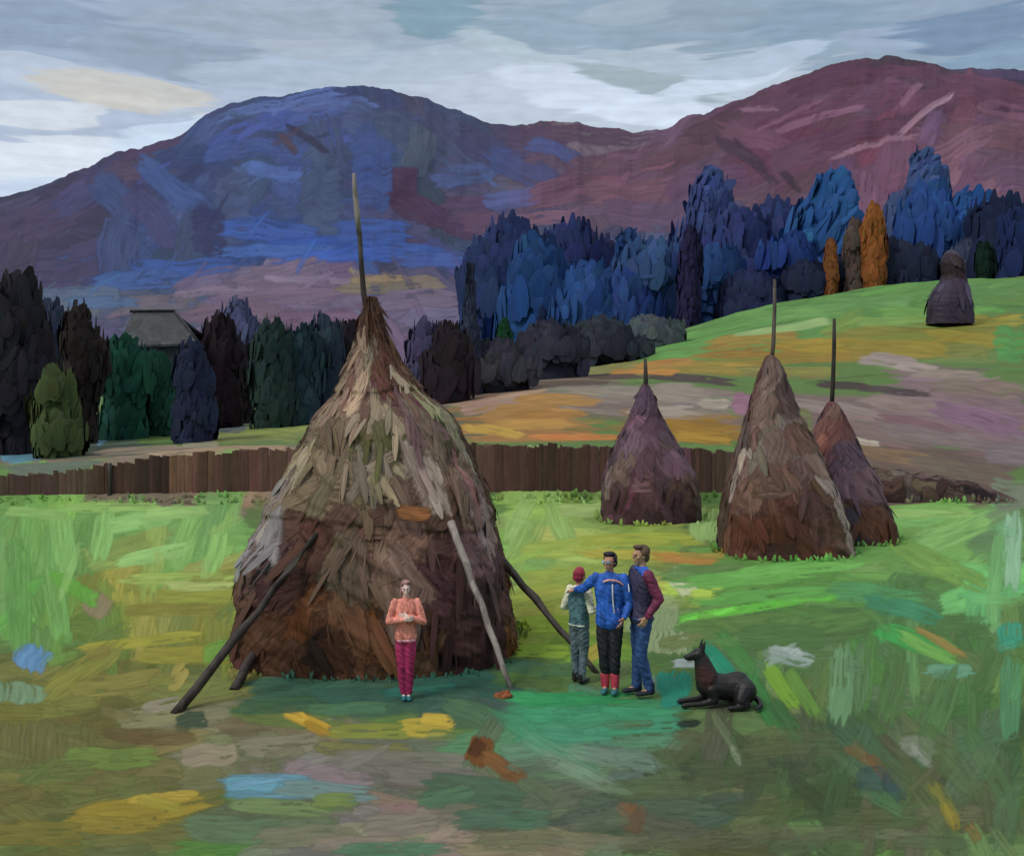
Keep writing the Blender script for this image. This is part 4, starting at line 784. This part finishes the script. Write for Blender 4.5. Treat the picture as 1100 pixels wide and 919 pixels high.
Bt = [
 (522, 262, 396, 22, '2c3c64', 235, 'block', 'dull navy tree at the left end of the blue wood'),
 (548, 246, 396, 30, '2b3760', 240, 'block', 'slate navy flat-topped tree, second from the left end of the blue wood'),
 (575, 264, 396, 28, '264a80', 200, 'round', 'strong cobalt tree with a domed top above the dark shrub'),
 (582, 330, 392, 5, '1c2a4a', 190, 'block', 'thin inky sapling in front of the cobalt tree'),
 (610, 246, 396, 26, '303a66', 245, 'block', 'dusky indigo flat-topped tree behind the cobalt ones'),
 (632, 285, 390, 22, '2c4e88', 195, 'round', 'bright royal blue tree left of the hill crest'),
 (640, 256, 390, 20, '3a3c62', 250, 'block', 'purplish indigo tree behind the bright royal blue one'),
 (672, 248, 370, 18, '264272', 225, 'cone', 'steep-sided blue tree with a pointed dark crown'),
 (668, 300, 370, 24, '2f4884', 195, 'round', 'mid blue round tree low on the hill crest'),
 (704, 272, 360, 24, '36507e', 200, 'block', 'grey-blue square-headed tree left of the violet column tree'),
 (742, 246, 352, 11, '282446', 190, 'block', 'dark violet column tree standing on the hill crest'),
 (762, 194, 345, 24, '3c4a7a', 240, 'round', 'tall periwinkle tree rising high behind the violet column tree'),
 (770, 280, 345, 22, '28487c', 205, 'block', 'plain blue tree between the violet column and the near pole top'),
 (798, 236, 335, 24, '353f70', 230, 'block', 'broad indigo tree above the tall pointed haystack'),
 (808, 300, 330, 24, '282e50', 195, 'block', 'low dark navy tree right above the tall pointed haystack'),
 (832, 228, 330, 24, '34406e', 235, 'round', 'round indigo tree just right of the tall pole top'),
 (850, 265, 328, 20, '26407c', 205, 'block', 'ultramarine tree left of the small orange one'),
 (896, 196, 320, 24, '2c5a94', 215, 'round', 'vivid azure tree, the brightest of the wood, beside the orange tree'),
 (874, 222, 322, 20, '2f5590', 225, 'round', 'azure tree leaning against the left of the brightest one'),
 (868, 288, 322, 16, '242a44', 192, 'block', 'near-black navy tree beneath the small orange tree'),
 (918, 240, 320, 11, '5a4a44', 190, 'block', 'brown bare-looking column tree left of the orange tree'),
 (938, 224, 300, 12, '8c5226', 187, 'round', 'burnt orange autumn tree in the blue wood'),
 (892, 258, 300, 7, '7e4c28', 188, 'round', 'small orange autumn tree apart from the larger one'),
 (948, 268, 316, 20, '262c3e', 195, 'block', 'charcoal blue tree under the burnt orange tree'),
 (925, 280, 318, 16, '282e40', 193, 'block', 'charcoal tree at the foot of the brown column tree'),
 (968, 215, 312, 18, '46587e', 235, 'round', 'faded steel-blue tree right of the orange tree'),
 (992, 168, 308, 20, '405480', 245, 'cone', 'tallest steel-blue tree, pointed, rising against the purple mountain'),
 (1000, 205, 308, 22, '2c5190', 215, 'round', 'rich blue tree in front of the tallest pointed one'),
 (978, 270, 310, 20, '2a3048', 192, 'block', 'dark navy tree left of the small far haystack'),
 (1040, 214, 300, 20, '2c5896', 215, 'round', 'sapphire tree right above the small far haystack'),
 (1042, 262, 300, 14, '3a4058', 200, 'block', 'grey navy tree right behind the small far haystack'),
 (1057, 262, 298, 9, '12281f', 186, 'round', 'black-green little tree right of the small far haystack'),
 (1074, 226, 296, 24, '232c4a', 200, 'block', 'midnight blue tree near the right edge'),
 (1102, 234, 294, 22, '1f2c54', 195, 'block', 'midnight blue tree cut by the right edge')]
for (px, top, bot, hw, hx, Y, sh, lab) in Bt:
    if px < 700 and hw > 10: top += 8
    ang = (58, 16) if px in (896, 874, 992, 762, 1040, 672) else (84, 10)
    tree('broadleaf_tree', lab, 'tree', px, top, bot, hw*(1.5 if hw > 15 else 1.15), hx, Y=Y, shape=sh, group=GB, n=300, KT=.95, dab=.34, ang=ang)

# barn roof showing among the dark trees
bl = at(172, 372, 57); bz = gz(bl.x, 57)
barn = thing('barn', 'low grey barn with a mossy pitched roof half hidden by the dark trees', 'barn', (bl.x, 57, bz))
def poly(name, V, Fc, mat, parent, bev=0):
    me = bpy.data.meshes.new(name); me.from_pydata([tuple(v) for v in V], [], Fc); me.materials.append(mat)
    o = bpy.data.objects.new(name, me); COL.objects.link(o); o.parent = parent
    if bev:
        b = o.modifiers.new('bevel', 'BEVEL'); b.width = bev; b.segments = 2
    return o
def boxv(x0, x1, y0, y1, z0, z1):
    return [(x0, y0, z0), (x1, y0, z0), (x1, y1, z0), (x0, y1, z0), (x0, y0, z1), (x1, y0, z1), (x1, y1, z1), (x0, y1, z1)], [(0, 3, 2, 1), (4, 5, 6, 7), (0, 1, 5, 4), (1, 2, 6, 5), (2, 3, 7, 6), (3, 0, 4, 7)]
ew = at(0, 372, 57).z-bz; rw = at(0, 337, 58.6).z-bz
v, f_ = boxv(-1.9, 1.7, .1, 3.4, -.2, ew); poly('wall', v, f_, oil('33343a', 1.1, 3), barn)
v = [(-2.1, -.25, ew-.1), (2.1, -.25, ew+.05), (.2, 1.7, rw), (-2.0, 1.7, rw-.02), (-2.1, 3.7, ew), (2.0, 3.7, ew)]
v = v+[(a, b, c+.12) for a, b, c in v]
poly('roof', v, [(0, 3, 2, 1), (6, 7, 8, 9), (3, 4, 5, 2), (9, 8, 11, 10), (0, 1, 7, 6), (1, 2, 8, 7), (2, 5, 11, 8), (5, 4, 10, 11), (4, 3, 9, 10), (3, 0, 6, 9)], oil('32363a', 1.0, 2.2, .05), barn)
tube('ridge_beam', [(-2.15, 1.7, rw+.14), (-1, 1.72, rw+.17), (.3, 1.7, rw+.15)], [.09, .1, .08], oil('25242c', 1, 4), barn)
tube('verge_board', [(.25, 1.66, rw+.12), (1.2, .7, (rw+ew)/2+.15), (2.12, -.27, ew+.14)], [.08, .08, .08], oil('25242c', 1, 4), barn)

# ------------------------------------------------------------------ grass standing against bases
D = Dabs(.1)
def tuft(x, y, hgt, wd):
    px = CX+F*x/y; c_ = int(np.clip(np.interp(px, pxcol, np.arange(C)), 0, C-1)); r_i = int(np.clip(np.interp(y, Yrow, np.arange(R)), 0, R-1))
    d = np.array((rng.normal()*.35, rng.normal()*.15, 1.)); d /= np.linalg.norm(d)
    D.add(np.array((x, y, gz(x, y)-.03)), d, np.array((1., rng.normal()*.3, 0)), hgt*rng.uniform(.6, 1.3), wd*rng.uniform(.6, 1.3), jit(gcan.col[r_i, c_]*1.1, .14, .06), up=np.array((0, -1., .2)), bend=hgt*.15, pxs=y/F)
for _ in range(700):
    x = rng.uniform(-24, 15); tuft(x, 31.75-abs(rng.normal())*.25, .10+.2*float(n1(x*1.3)), .05)
for (px, Yc, rr_, n_) in ((408, 15.4, 1.92, 260), (698, 28.2, 1.3, 90), (842, 23.2, 1.4, 140), (900, 24.9, 1.25, 110)):
    for _ in range(n_):
        a = rng.uniform(0, 2*PI); q = rr_*(.99+abs(rng.normal())*.05)*(abs(math.sin(a))**3.3+abs(math.cos(a))**3.3)**(-1/3.3); tuft((px-CX)*Yc/F+q*math.sin(a), Yc-q*math.cos(a), .0055*Yc*(.4+float(n1(a*3+Yc)))+.02, .0014*Yc)
tag(D.build('meadow_grass', mg), 'short grass tufts standing along the foot of the fence and haystacks', 'grass', kind='stuff')

# ------------------------------------------------------------------ clods
def clod(label, px, py, w_, h_, hx):
    x, y, _ = foot(px, py); bm = bmesh.new(); bmesh.ops.create_icosphere(bm, subdivisions=4, radius=1)
    for v in bm.verts:
        n = mnoise.noise(v.co*1.4+Vector((px, 0, 0)))*.35+mnoise.noise(v.co*4+Vector((0, px, 0)))*.12
        v.co = v.co*(1+n); v.co.x *= w_; v.co.y *= w_*.7; v.co.z = max(v.co.z*h_, -.02)
    me = bpy.data.meshes.new('stone'); bm.to_mesh(me); bm.free(); me.materials.append(oil(hx, .9, 9, .02))
    for p in me.polygons: p.use_smooth = True
    o = bpy.data.objects.new('stone', me); COL.objects.link(o); o.location = (x, y, h_*.35)
    return tag(o, label, 'stone')
clod('small rust-orange stone at the foot of the pale leaning pole', 541, 750, .11, .07, '8a4a20')

# ------------------------------------------------------------------ figures
def blob(name, spheres, mat, parent, voxel=.012, smooth=3, colr=None, fold=None):
    if fold is None: fold = .011 if name in ('jacket', 'trousers', 'sleeve', 'blouse', 'waistcoat') else 0
    """one continuous skin grown round chains of overlapping ellipsoids; spheres: (centre, rx, ry, rz)"""
    bm = bmesh.new()
    for (c, rx, ry, rz) in spheres:
        r = bmesh.ops.create_icosphere(bm, subdivisions=2, radius=1)
        for v in r['verts']: v.co = Vector((v.co.x*rx+c[0], v.co.y*ry+c[1], v.co.z*rz+c[2]))
    me = bpy.data.meshes.new(name+'_src'); bm.to_mesh(me); bm.free()
    o = bpy.data.objects.new(name, me); COL.objects.link(o)
    m = o.modifiers.new('r', 'REMESH'); m.mode = 'VOXEL'; m.voxel_size = voxel
    s_ = o.modifiers.new('s', 'SMOOTH'); s_.iterations = smooth; s_.factor = .5
    dg = bpy.context.evaluated_depsgraph_get(); me2 = bpy.data.meshes.new_from_object(o.evaluated_get(dg))
    o.modifiers.clear(); o.data = me2; me2.name = name; bpy.data.meshes.remove(me)
    for p in me2.polygons: p.use_smooth = True
    if fold:
        for v in me2.vertices:
            q = v.co; v.co = q+v.normal*(mnoise.noise(Vector((q.x*11, q.y*11, q.z*26+q.x*18)))*fold+mnoise.noise(Vector((q.x*32, q.y*32, q.z*40)))*fold*.4)
    if colr:
        n = len(me2.vertices); co = np.zeros(n*3); me2.vertices.foreach_get('co', co); co = co.reshape(-1, 3)
        cc = np.ones((n, 4), np.float32); cc[:, :3] = colr(co); a = me2.attributes.new('tint', 'FLOAT_COLOR', 'POINT'); a.data.foreach_set('color', cc.ravel())
        b = me2.attributes.new('brush', 'FLOAT_VECTOR', 'POINT'); b.data.foreach_set('vector', (co[:, [0, 2, 1]]*np.array([100, 100, 1])).astype(np.float32).ravel())
    me2.materials.clear(); me2.materials.append(mat); o.parent = parent
    return o
def chain(pts, k=.35):
    """pts: (x, y, z, r) -> overlapping balls with tapering radius"""
    out = []
    for a, b in zip(pts[:-1], pts[1:]):
        A, B = Vector(a[:3]), Vector(b[:3]); d = (B-A).length; n = max(2, int(d/(k*min(a[3], b[3])))+1)
        for i in range(n+1):
            t = i/n; r = a[3]*(1-t)+b[3]*t; p = A.lerp(B, t); out.append((p, r, r, r))
    return out
def hand(wr, d, pn, s=1., curl=.5, side=1):
    """palm, four unequal bent fingers and a thumb; d: direction of the hand, pn: palm normal"""
    d = Vector(d).normalized(); pn = Vector(pn); pn = (pn-d*pn.dot(d)).normalized(); w = d.cross(pn)*side; wr = Vector(wr); out = []
    for q in (-.028, -.01, .01, .028):
        out += chain([(*(wr+w*q*.5*s), .018*s), (*(wr+d*.085*s+w*q*s), .014*s)])
    for q, l in ((-.03, .062), (-.01, .076), (.011, .072), (.031, .055)):
        k0 = wr+d*.088*s+w*q*s; k1 = k0+(d*(1-curl*.4)+pn*curl*.7)*l*.55*s; k2 = k1+(d*(1-curl)+pn*curl*1.2)*l*.5*s
        out += chain([(*k0, .0095*s), (*k1, .0088*s), (*k2, .0075*s)])
    t0 = wr+d*.02*s-w*.03*s; t1 = t0+(d*.6-w*.7+pn*.3)*.038*s; t2 = t1+(d*.9-w*.15+pn*.5)*.03*s
    return out+chain([(*t0, .012*s), (*t1, .011*s), (*t2, .009*s)])
def person(label, px, py, h, face, P, C_, head_turn=0., head_tilt=0.):
    """P: pose dict in units of a 1.75 m figure facing -Y; C_: colours"""
    x, y, _ = foot(px, py); s = h/1.75
    root = thing('person', label, 'person', (x, y, .015), face)
    root.scale = (s, s, s)
    hipw = P.get('hip', .085); hz = .93; lean = P.get('lean', 0)
    ch = Vector((0, lean, 1.30)); nk = Vector((0, lean*1.3, 1.50)); hd = Vector((P.get('hx', 0), lean*1.4-.012, 1.635))
    Rh = Matrix.Rotation(head_turn, 3, 'Z') @ Matrix.Rotation(head_tilt, 3, 'X')
    def hp(v): return hd+Rh @ Vector(v)
    legs = []
    for sx in (-1, 1):
        kn = Vector(P['knee'][0 if sx < 0 else 1]); an = Vector(P['ankle'][0 if sx < 0 else 1])
        legs.append((Vector((sx*hipw, 0, hz-.03)), kn, an))
    arms = []
    for k, sx in enumerate((-1, 1)):
        arms.append((Vector((sx*.17, lean*1.2, 1.425)), Vector(P['elbow'][k]), Vector(P['wrist'][k])))
    B = []
    for (a, k, f) in legs:
        B += chain([(*a, .08), (*k, .054), (*(k.lerp(f, .35)), .052), (*f, .036)])
        B += chain([(*(f+Vector((0, .02, -.03))), .036), (*(f+Vector((0, -.13, -.055))), .026)])
    tor = []
    for sx in (-.055, 0, .055): tor += chain([(sx, 0, .93, .10), (sx*.8, lean*.5, 1.08, .093), (sx*1.5, lean, 1.30, .10), (sx*1.6, lean*1.2, 1.40, .075)])
    B += tor+chain([(*(nk+Vector((0, .01, -.06))), .056), (*(hd+Vector((0, .015, -.05))), .05)])
    for k, (a, e_, w_) in enumerate(arms):
        B += chain([(*a, .05), (*a.lerp(e_, .5), .045), (*e_, .037), (*e_.lerp(w_, .3), .036), (*w_, .024)])
        hdv = P.get('hand', [None, None])[k]
        dd = (w_-e_).normalized() if hdv is None else Vector(hdv)
        B += hand(w_+dd*.01, dd, P.get('palm', [(1, 0, 0), (-1, 0, 0)])[k], 1.0, P.get('curl', .5), side=1 if k else -1)
    # head with brow, nose, lips, chin and ears
    hb = [((0, .008, .02), .075, .092, .095), ((0, -.02, -.035), .058, .068, .07), ((0, -.055, -.085), .026, .024, .022), ((0, -.083, .022), .05, .014, .016),
          ((0, -.098, -.004), .011, .014, .022), ((0, -.107, -.02), .014, .016, .011), ((0, -.086, -.052), .024, .012, .007), ((0, -.084, -.063), .02, .012, .007),
          ((-.045, -.062, -.02), .02, .02, .02), ((.045, -.062, -.02), .02, .02, .02), ((-.078, .005, -.005), .01, .018, .03), ((.078, .005, -.005), .01, .018, .03)]
    for (c, a, b, c2) in hb: B.append((hp(c), a, b, c2))
    blob('body', B, oil(C_.get('skin', 'a5745c'), 1.1, 18, .002, .6, .12), root, .0085, 2)
    for sx in (-1, 1):
        blob('eye', [(hp((sx*.03, -.088, .004)), .012, .007, .008)], oil('1c1816', 1, 20), root, .004, 1)
    # trousers
    tr = []
    fl = C_.get('leg_scale', 1.0)
    for sx in (-.05, 0, .05): tr += chain([(sx, 0, .88, .105), (sx*.9, lean*.3, 1.0, .102)])
    for (a, k, f) in legs: tr += chain([(*a, .098), (*a.lerp(k, .5), .088*fl), (*k, .074*fl), (*k.lerp(f, .4), .068*fl), (*(f+Vector((0, 0, C_.get('cuff', .02)))), .058*fl)])
    blob('trousers', tr, oil(C_['trousers'], 1.15, 16), root, .012, 3)
    for (a, k, f) in legs:
        if 'socks' in C_:
            blob('sock', chain([(*(f+Vector((0, 0, .13))), .062), (*(f+Vector((0, .0, .0))), .055)]), oil(C_['socks'], 1.1, 16), root, .01, 2)
        sh = chain([(*(f+Vector((0, .03, -.045))), .045), (*(f+Vector((0, -.06, -.052))), .044), (*(f+Vector((0, -.15, -.058))), .036)])
        sh = [(p, a_, b_, c_*.8) for (p, a_, b_, c_) in sh]+chain([(*(f+Vector((0, .02, .03))), .05), (*(f+Vector((0, .02, -.04))), .048)])
        blob('shoe', sh, oil(C_['shoes'], 1.1, 16), root, .01, 2)
    # top
    tp_ = []; hem = C_.get('hem', .90)
    for sx in (-.06, 0, .06): tp_ += chain([(sx*1.05, lean*.2, hem, .118), (sx, lean*.6, 1.08, .112), (sx*1.35, lean, 1.30, .118), (sx*1.3, lean*1.2, 1.41, .085)])
    tp_ += chain([(*(nk+Vector((0, .0, -.06))), .072), (*(nk+Vector((0, .0, -.03))), .066)])
    slv = []
    for k, (a, e_, w_) in enumerate(arms):
        slv.append(chain([(*a, .074), (*a.lerp(e_, .5), .066), (*e_, .058), (*e_.lerp(w_, .4), .054), (*e_.lerp(w_, .93), .043)]))
    if 'sleeves' in C_:
        sl = C_['sleeves']
        blob('jacket' if C_.get('top_name') is None else C_['top_name'], tp_+(slv[0] if sl[0] is None else [])+(slv[1] if sl[1] is None else []), oil(C_['top'], 1.15, 15), root, .012, 3)
        for k in (0, 1):
            if sl[k]: blob('sleeve', slv[k], oil(sl[k], 1.15, 16), root, .012, 3)
    else:
        blob('jacket' if C_.get('top_name') is None else C_['top_name'], tp_+slv[0]+slv[1], oil(C_['top'], 1.15, 15), root, .012, 3)
    return root, hp
std = dict(knee=[(-.085, -.02, .5), (.085, -.02, .5)], ankle=[(-.09, .02, .095), (.09, .02, .095)])

# person in pink, arms folded
p1, hp = person('pale faced person in salmon pink top and magenta trousers standing before the big haystack', 436, 752, 1.36, .12,
    dict(knee=[(-.06, -.02, .5), (.05, -.03, .5)], ankle=[(-.035, .02, .095), (.045, .0, .095)], elbow=[(-.27, -.06, 1.17), (.28, -.10, 1.16)], wrist=[(-.03, -.24, 1.22), (.03, -.20, 1.26)],
         hand=[(1, .1, .15), (-1, .1, .1)], palm=[(0, 1, 0), (0, 1, 0)], curl=.4, hip=.075),
    dict(trousers='92204e', shoes='1f6a74', top='d6806e', hem=.93, top_name='blouse', skin='d2b2a8', leg_scale=1.18, cuff=.03))
sc = [(hp((0, .03, .045)), .09, .095, .088), (hp((0, .055, -.03)), .08, .055, .085), (hp((-.068, .015, -.03)), .026, .045, .075), (hp((.068, .015, -.03)), .026, .045, .075), (hp((.02, -.035, .095)), .06, .055, .03), (hp((-.05, -.03, .075)), .035, .04, .04)]
blob('hair', sc, oil('8a6660', 1.15, 16), p1, .009, 2)
hem = blob('hem_panel', [((sx, -.0, .885), .10, .122, .05) for sx in (-.07, -.03, .03, .07)], oil('dc98a4', 1.1, 16), p1, .011, 2)

p1.scale = (p1.scale[0]*.92, p1.scale[1], p1.scale[2])
# person in maroon cap and waistcoat, back to the viewer
p2, hp = person('person seen from behind in a maroon knitted cap, grey-blue waistcoat and cream shirt sleeves', 622, 734, 1.37, PI-.75,
    dict(knee=[(-.08, -.03, .5), (.08, -.0, .5)], ankle=[(-.085, .04, .095), (.085, -.02, .095)], elbow=[(-.27, .03, 1.14), (.27, .04, 1.14)], wrist=[(-.2, -.18, 1.15), (.2, -.19, 1.13)],
         palm=[(1, 0, 0), (-1, 0, 0)], curl=.6),
    dict(trousers='56646a', shoes='23211f', top='47676c', hem=.92, top_name='waistcoat', sleeves=['cfc8ac', 'cfc8ac'], skin='a5745c', cuff=.0))
blob('knitted_cap', [(hp((0, .012, .045)), .092, .108, .092), (hp((0, .04, -.01)), .09, .085, .07), (hp((0, .0, .1)), .07, .075, .055)], oil('8a2238', 1.1, 15), p2, .01, 2)
blob('shirt_collar', [(Vector((0, .03, 1.485)), .085, .08, .03), (Vector((-.07, .05, 1.46)), .05, .05, .03), (Vector((.07, .05, 1.46)), .05, .05, .03)], oil('d8d4c4', 1.1, 16), p2, .009, 2)
blob('shirt_tail', [((sx, 0, .90), .085, .125, .035) for sx in (-.09, -.045, 0, .045, .09)], oil('c9c8b8', 1.1, 16), p2, .01, 2)

# person in blue jacket reaching to the neighbour's shoulder
p3, hp = person('person with black hair and glasses in bright blue jacket, black trousers and red socks', 655, 745, 1.645, -.22,
    dict(knee=[(-.07, -.02, .5), (.07, -.02, .5)], ankle=[(-.06, .02, .095), (.065, .0, .095)], elbow=[(-.34, .05, 1.27), (.255, -.02, 1.13)], wrist=[(-.46, .22, 1.22), (.19, -.13, .97)],
         hand=[(-.8, .5, -.2), None], palm=[(0, 0, -1), (-1, 0, 0)], curl=.4, hip=.08),
    dict(trousers='1c1b20', shoes='2a6a70', socks='b03248', top='1f54a8', hem=.88, skin='b5826a', leg_scale=1.05, cuff=.16), head_turn=-.35)
blob('hair', [(hp((0, .03, .04)), .086, .092, .088), (hp((0, .05, -.02)), .08, .065, .07), (hp((0, -.02, .095)), .075, .07, .035), (hp((.075, .01, .03)), .02, .045, .05), (hp((-.075, .02, .03)), .02, .04, .05)], oil('1c1a20', 1.2, 18), p3, .009, 2)
for sx in (-1, 1):
    blob('spectacle_lens', [(hp((sx*.033, -.098, .004)), .024, .007, .02)], oil('7fb0c4', 1.1, 20), p3, .0045, 1)
blob('spectacle_bridge', chain([(*hp((-.015, -.105, .008)), .005), (*hp((.015, -.105, .008)), .005)])+chain([(*hp((.055, -.095, .008)), .005), (*hp((.082, -.01, .008)), .005)])+chain([(*hp((-.055, -.095, .008)), .005), (*hp((-.082, -.01, .008)), .005)]), oil('5a6a78', 1, 20), p3, .004, 1)
st_ = oil('d8d4dc', 1.1, 16); pk = oil('d4968c', 1.1, 16)
blob('chest_stripe', chain([(-.06, -.112, 1.40, .013), (0, -.125, 1.425, .014), (.07, -.115, 1.42, .015), (.14, -.09, 1.395, .013), (.175, -.07, 1.36, .012)]), pk, p3, .006, 1)
blob('zip_stripe', chain([(.05, -.125, 1.37, .011), (.055, -.135, 1.25, .012), (.06, -.128, 1.13, .011), (.075, -.125, 1.02, .010)]), st_, p3, .006, 1)
blob('sleeve_stripe', chain([(.235, -.05, 1.37, .01), (.25, -.06, 1.28, .009)]), st_, p3, .006, 1)

# tall person in profile, hands to the pocket
p4, hp = person('tallest person, brown haired, in blue jeans and dark top with maroon sleeve, beside the dog', 689, 747, 1.735, -PI/2+.35,
    dict(knee=[(-.08, -.01, .5), (.08, -.05, .5)], ankle=[(-.09, -.02, .095), (.085, .06, .095)], elbow=[(-.25, -.02, 1.15), (.25, .10, 1.16)], wrist=[(-.16, -.18, 1.05), (.22, -.04, .95)],
         palm=[(1, 0, 0), (-1, 0, 0)], curl=.7),
    dict(trousers='2a4472', shoes='22242e', top='38344e', hem=.90, sleeves=[None, '662440'], skin='b08868', cuff=.0), head_turn=.1)
blob('hair', [(hp((0, .03, .045)), .088, .095, .085), (hp((0, .065, -.02)), .078, .05, .075), (hp((0, -.035, .10)), .07, .06, .03), (hp((.078, .015, .03)), .018, .045, .045), (hp((-.078, .015, .03)), .018, .045, .045)], oil('54402f', 1.2, 18), p4, .009, 2)
blob('collar', [(Vector((0, .0, 1.485)), .088, .085, .032), (Vector((.09, .0, 1.455)), .09, .085, .04), (Vector((.15, .0, 1.43)), .075, .075, .05)], oil('2458b4', 1.15, 16), p4, .01, 2)
blob('shirt_hem', [((sx, 0, .905), .095, .13, .045) for sx in (-.08, -.04, 0, .04, .08)], oil('2c3c6c', 1.1, 16), p4, .011, 2)

# dog lying down, head up
dx, dy, _ = foot(757, 757)
dog = thing('dog', 'black dog with a reddish brown chest lying on the grass with its head raised', 'dog', (dx, dy, 0), .12)
dog.scale = (.9, .95, 1)
def dcol(co):
    c = np.tile(lin('1d1b1c')*1.0, (len(co), 1))
    m = np.clip(1.3-((co[:, 0]+.02)/.13)**2-((co[:, 2]-.36)/.15)**2, 0, 1)[:, None]
    c = c*(1-m)+lin('3e2420')*m*1.0
    return c*(.75+.5*n2(co[:, 0]*40+co[:, 1]*30, co[:, 2]*50))[:, None]
Dg = chain([(.02, 0, .235, .135), (.12, .0, .215, .155), (.28, -.01, .20, .15), (.42, -.02, .205, .175)])
Dg += chain([(.03, 0, .30, .15), (-.01, 0, .42, .12), (-.04, 0, .51, .095)])
Dg += [(Vector((-.075, 0, .575)), .088, .082, .076)]+chain([(-.10, 0, .575, .062), (-.16, 0, .562, .046), (-.235, 0, .548, .032)])+[(Vector((-.25, 0, .556)), .016, .018, .014)]
Dg += chain([(-.14, 0, .535, .025), (-.215, 0, .523, .018)])
for sy in (-1, 1):
    Dg += chain([(.05, sy*.10, .20, .07), (.10, sy*.115, .09, .05), (-.06, sy*.10, .045, .034), (-.22, sy*.095, .035, .03), (-.29, sy*.095, .028, .032)])
    for q in (-.015, .0, .015): Dg += [(Vector((-.315, sy*.095+q, .022)), .02, .009, .016)]
Dg += chain([(.48, -.13, .18, .145), (.40, -.20, .10, .09), (.47, -.24, .05, .04), (.33, -.26, .035, .03), (.24, -.26, .03, .032)])
Dg += chain([(.46, .09, .16, .10), (.38, .16, .08, .06), (.46, .2, .05, .04), (.3, .2, .035, .03)])
Dg += chain([(.57, -.02, .13, .04), (.66, -.10, .06, .036), (.64, -.24, .04, .032), (.55, -.33, .035, .022)])
mdog = stroke_mat('dog_coat', bump=.008, strength=.6, vary=.3, rough=.5, spec=.35)
blob('body', Dg, mdog, dog, .011, 2, dcol)
for sy in (-1, 1):
    blob('ear', chain([(-.045, sy*.042, .615, .03), (-.03, sy*.05, .67, .022), (-.012, sy*.055, .735, .007)], .25), oil('1d1b1b', 1.1, 18), dog, .007, 1)
    blob('eye', [(Vector((-.125, sy*.042, .60)), .009, .008, .008)], oil('3a2a1c', 1, 20), dog, .004, 0)
blob('nose', [(Vector((-.262, 0, .56)), .013, .014, .011)], oil('0f0f10', 1, 20), dog, .005, 0)

def under(parent_name, root, *names):
    par = [c for c in root.children if c.name.split('.')[0] == parent_name][0]
    for c in list(root.children):
        if c.name.split('.')[0] in names: c.parent = par
under('blouse', p1, 'hem_panel'); under('waistcoat', p2, 'shirt_collar', 'shirt_tail')
under('jacket', p3, 'chest_stripe', 'zip_stripe', 'sleeve_stripe'); under('jacket', p4, 'collar', 'shirt_hem')
S.render.engine = 'CYCLES'
S.cycles.max_bounces = 5
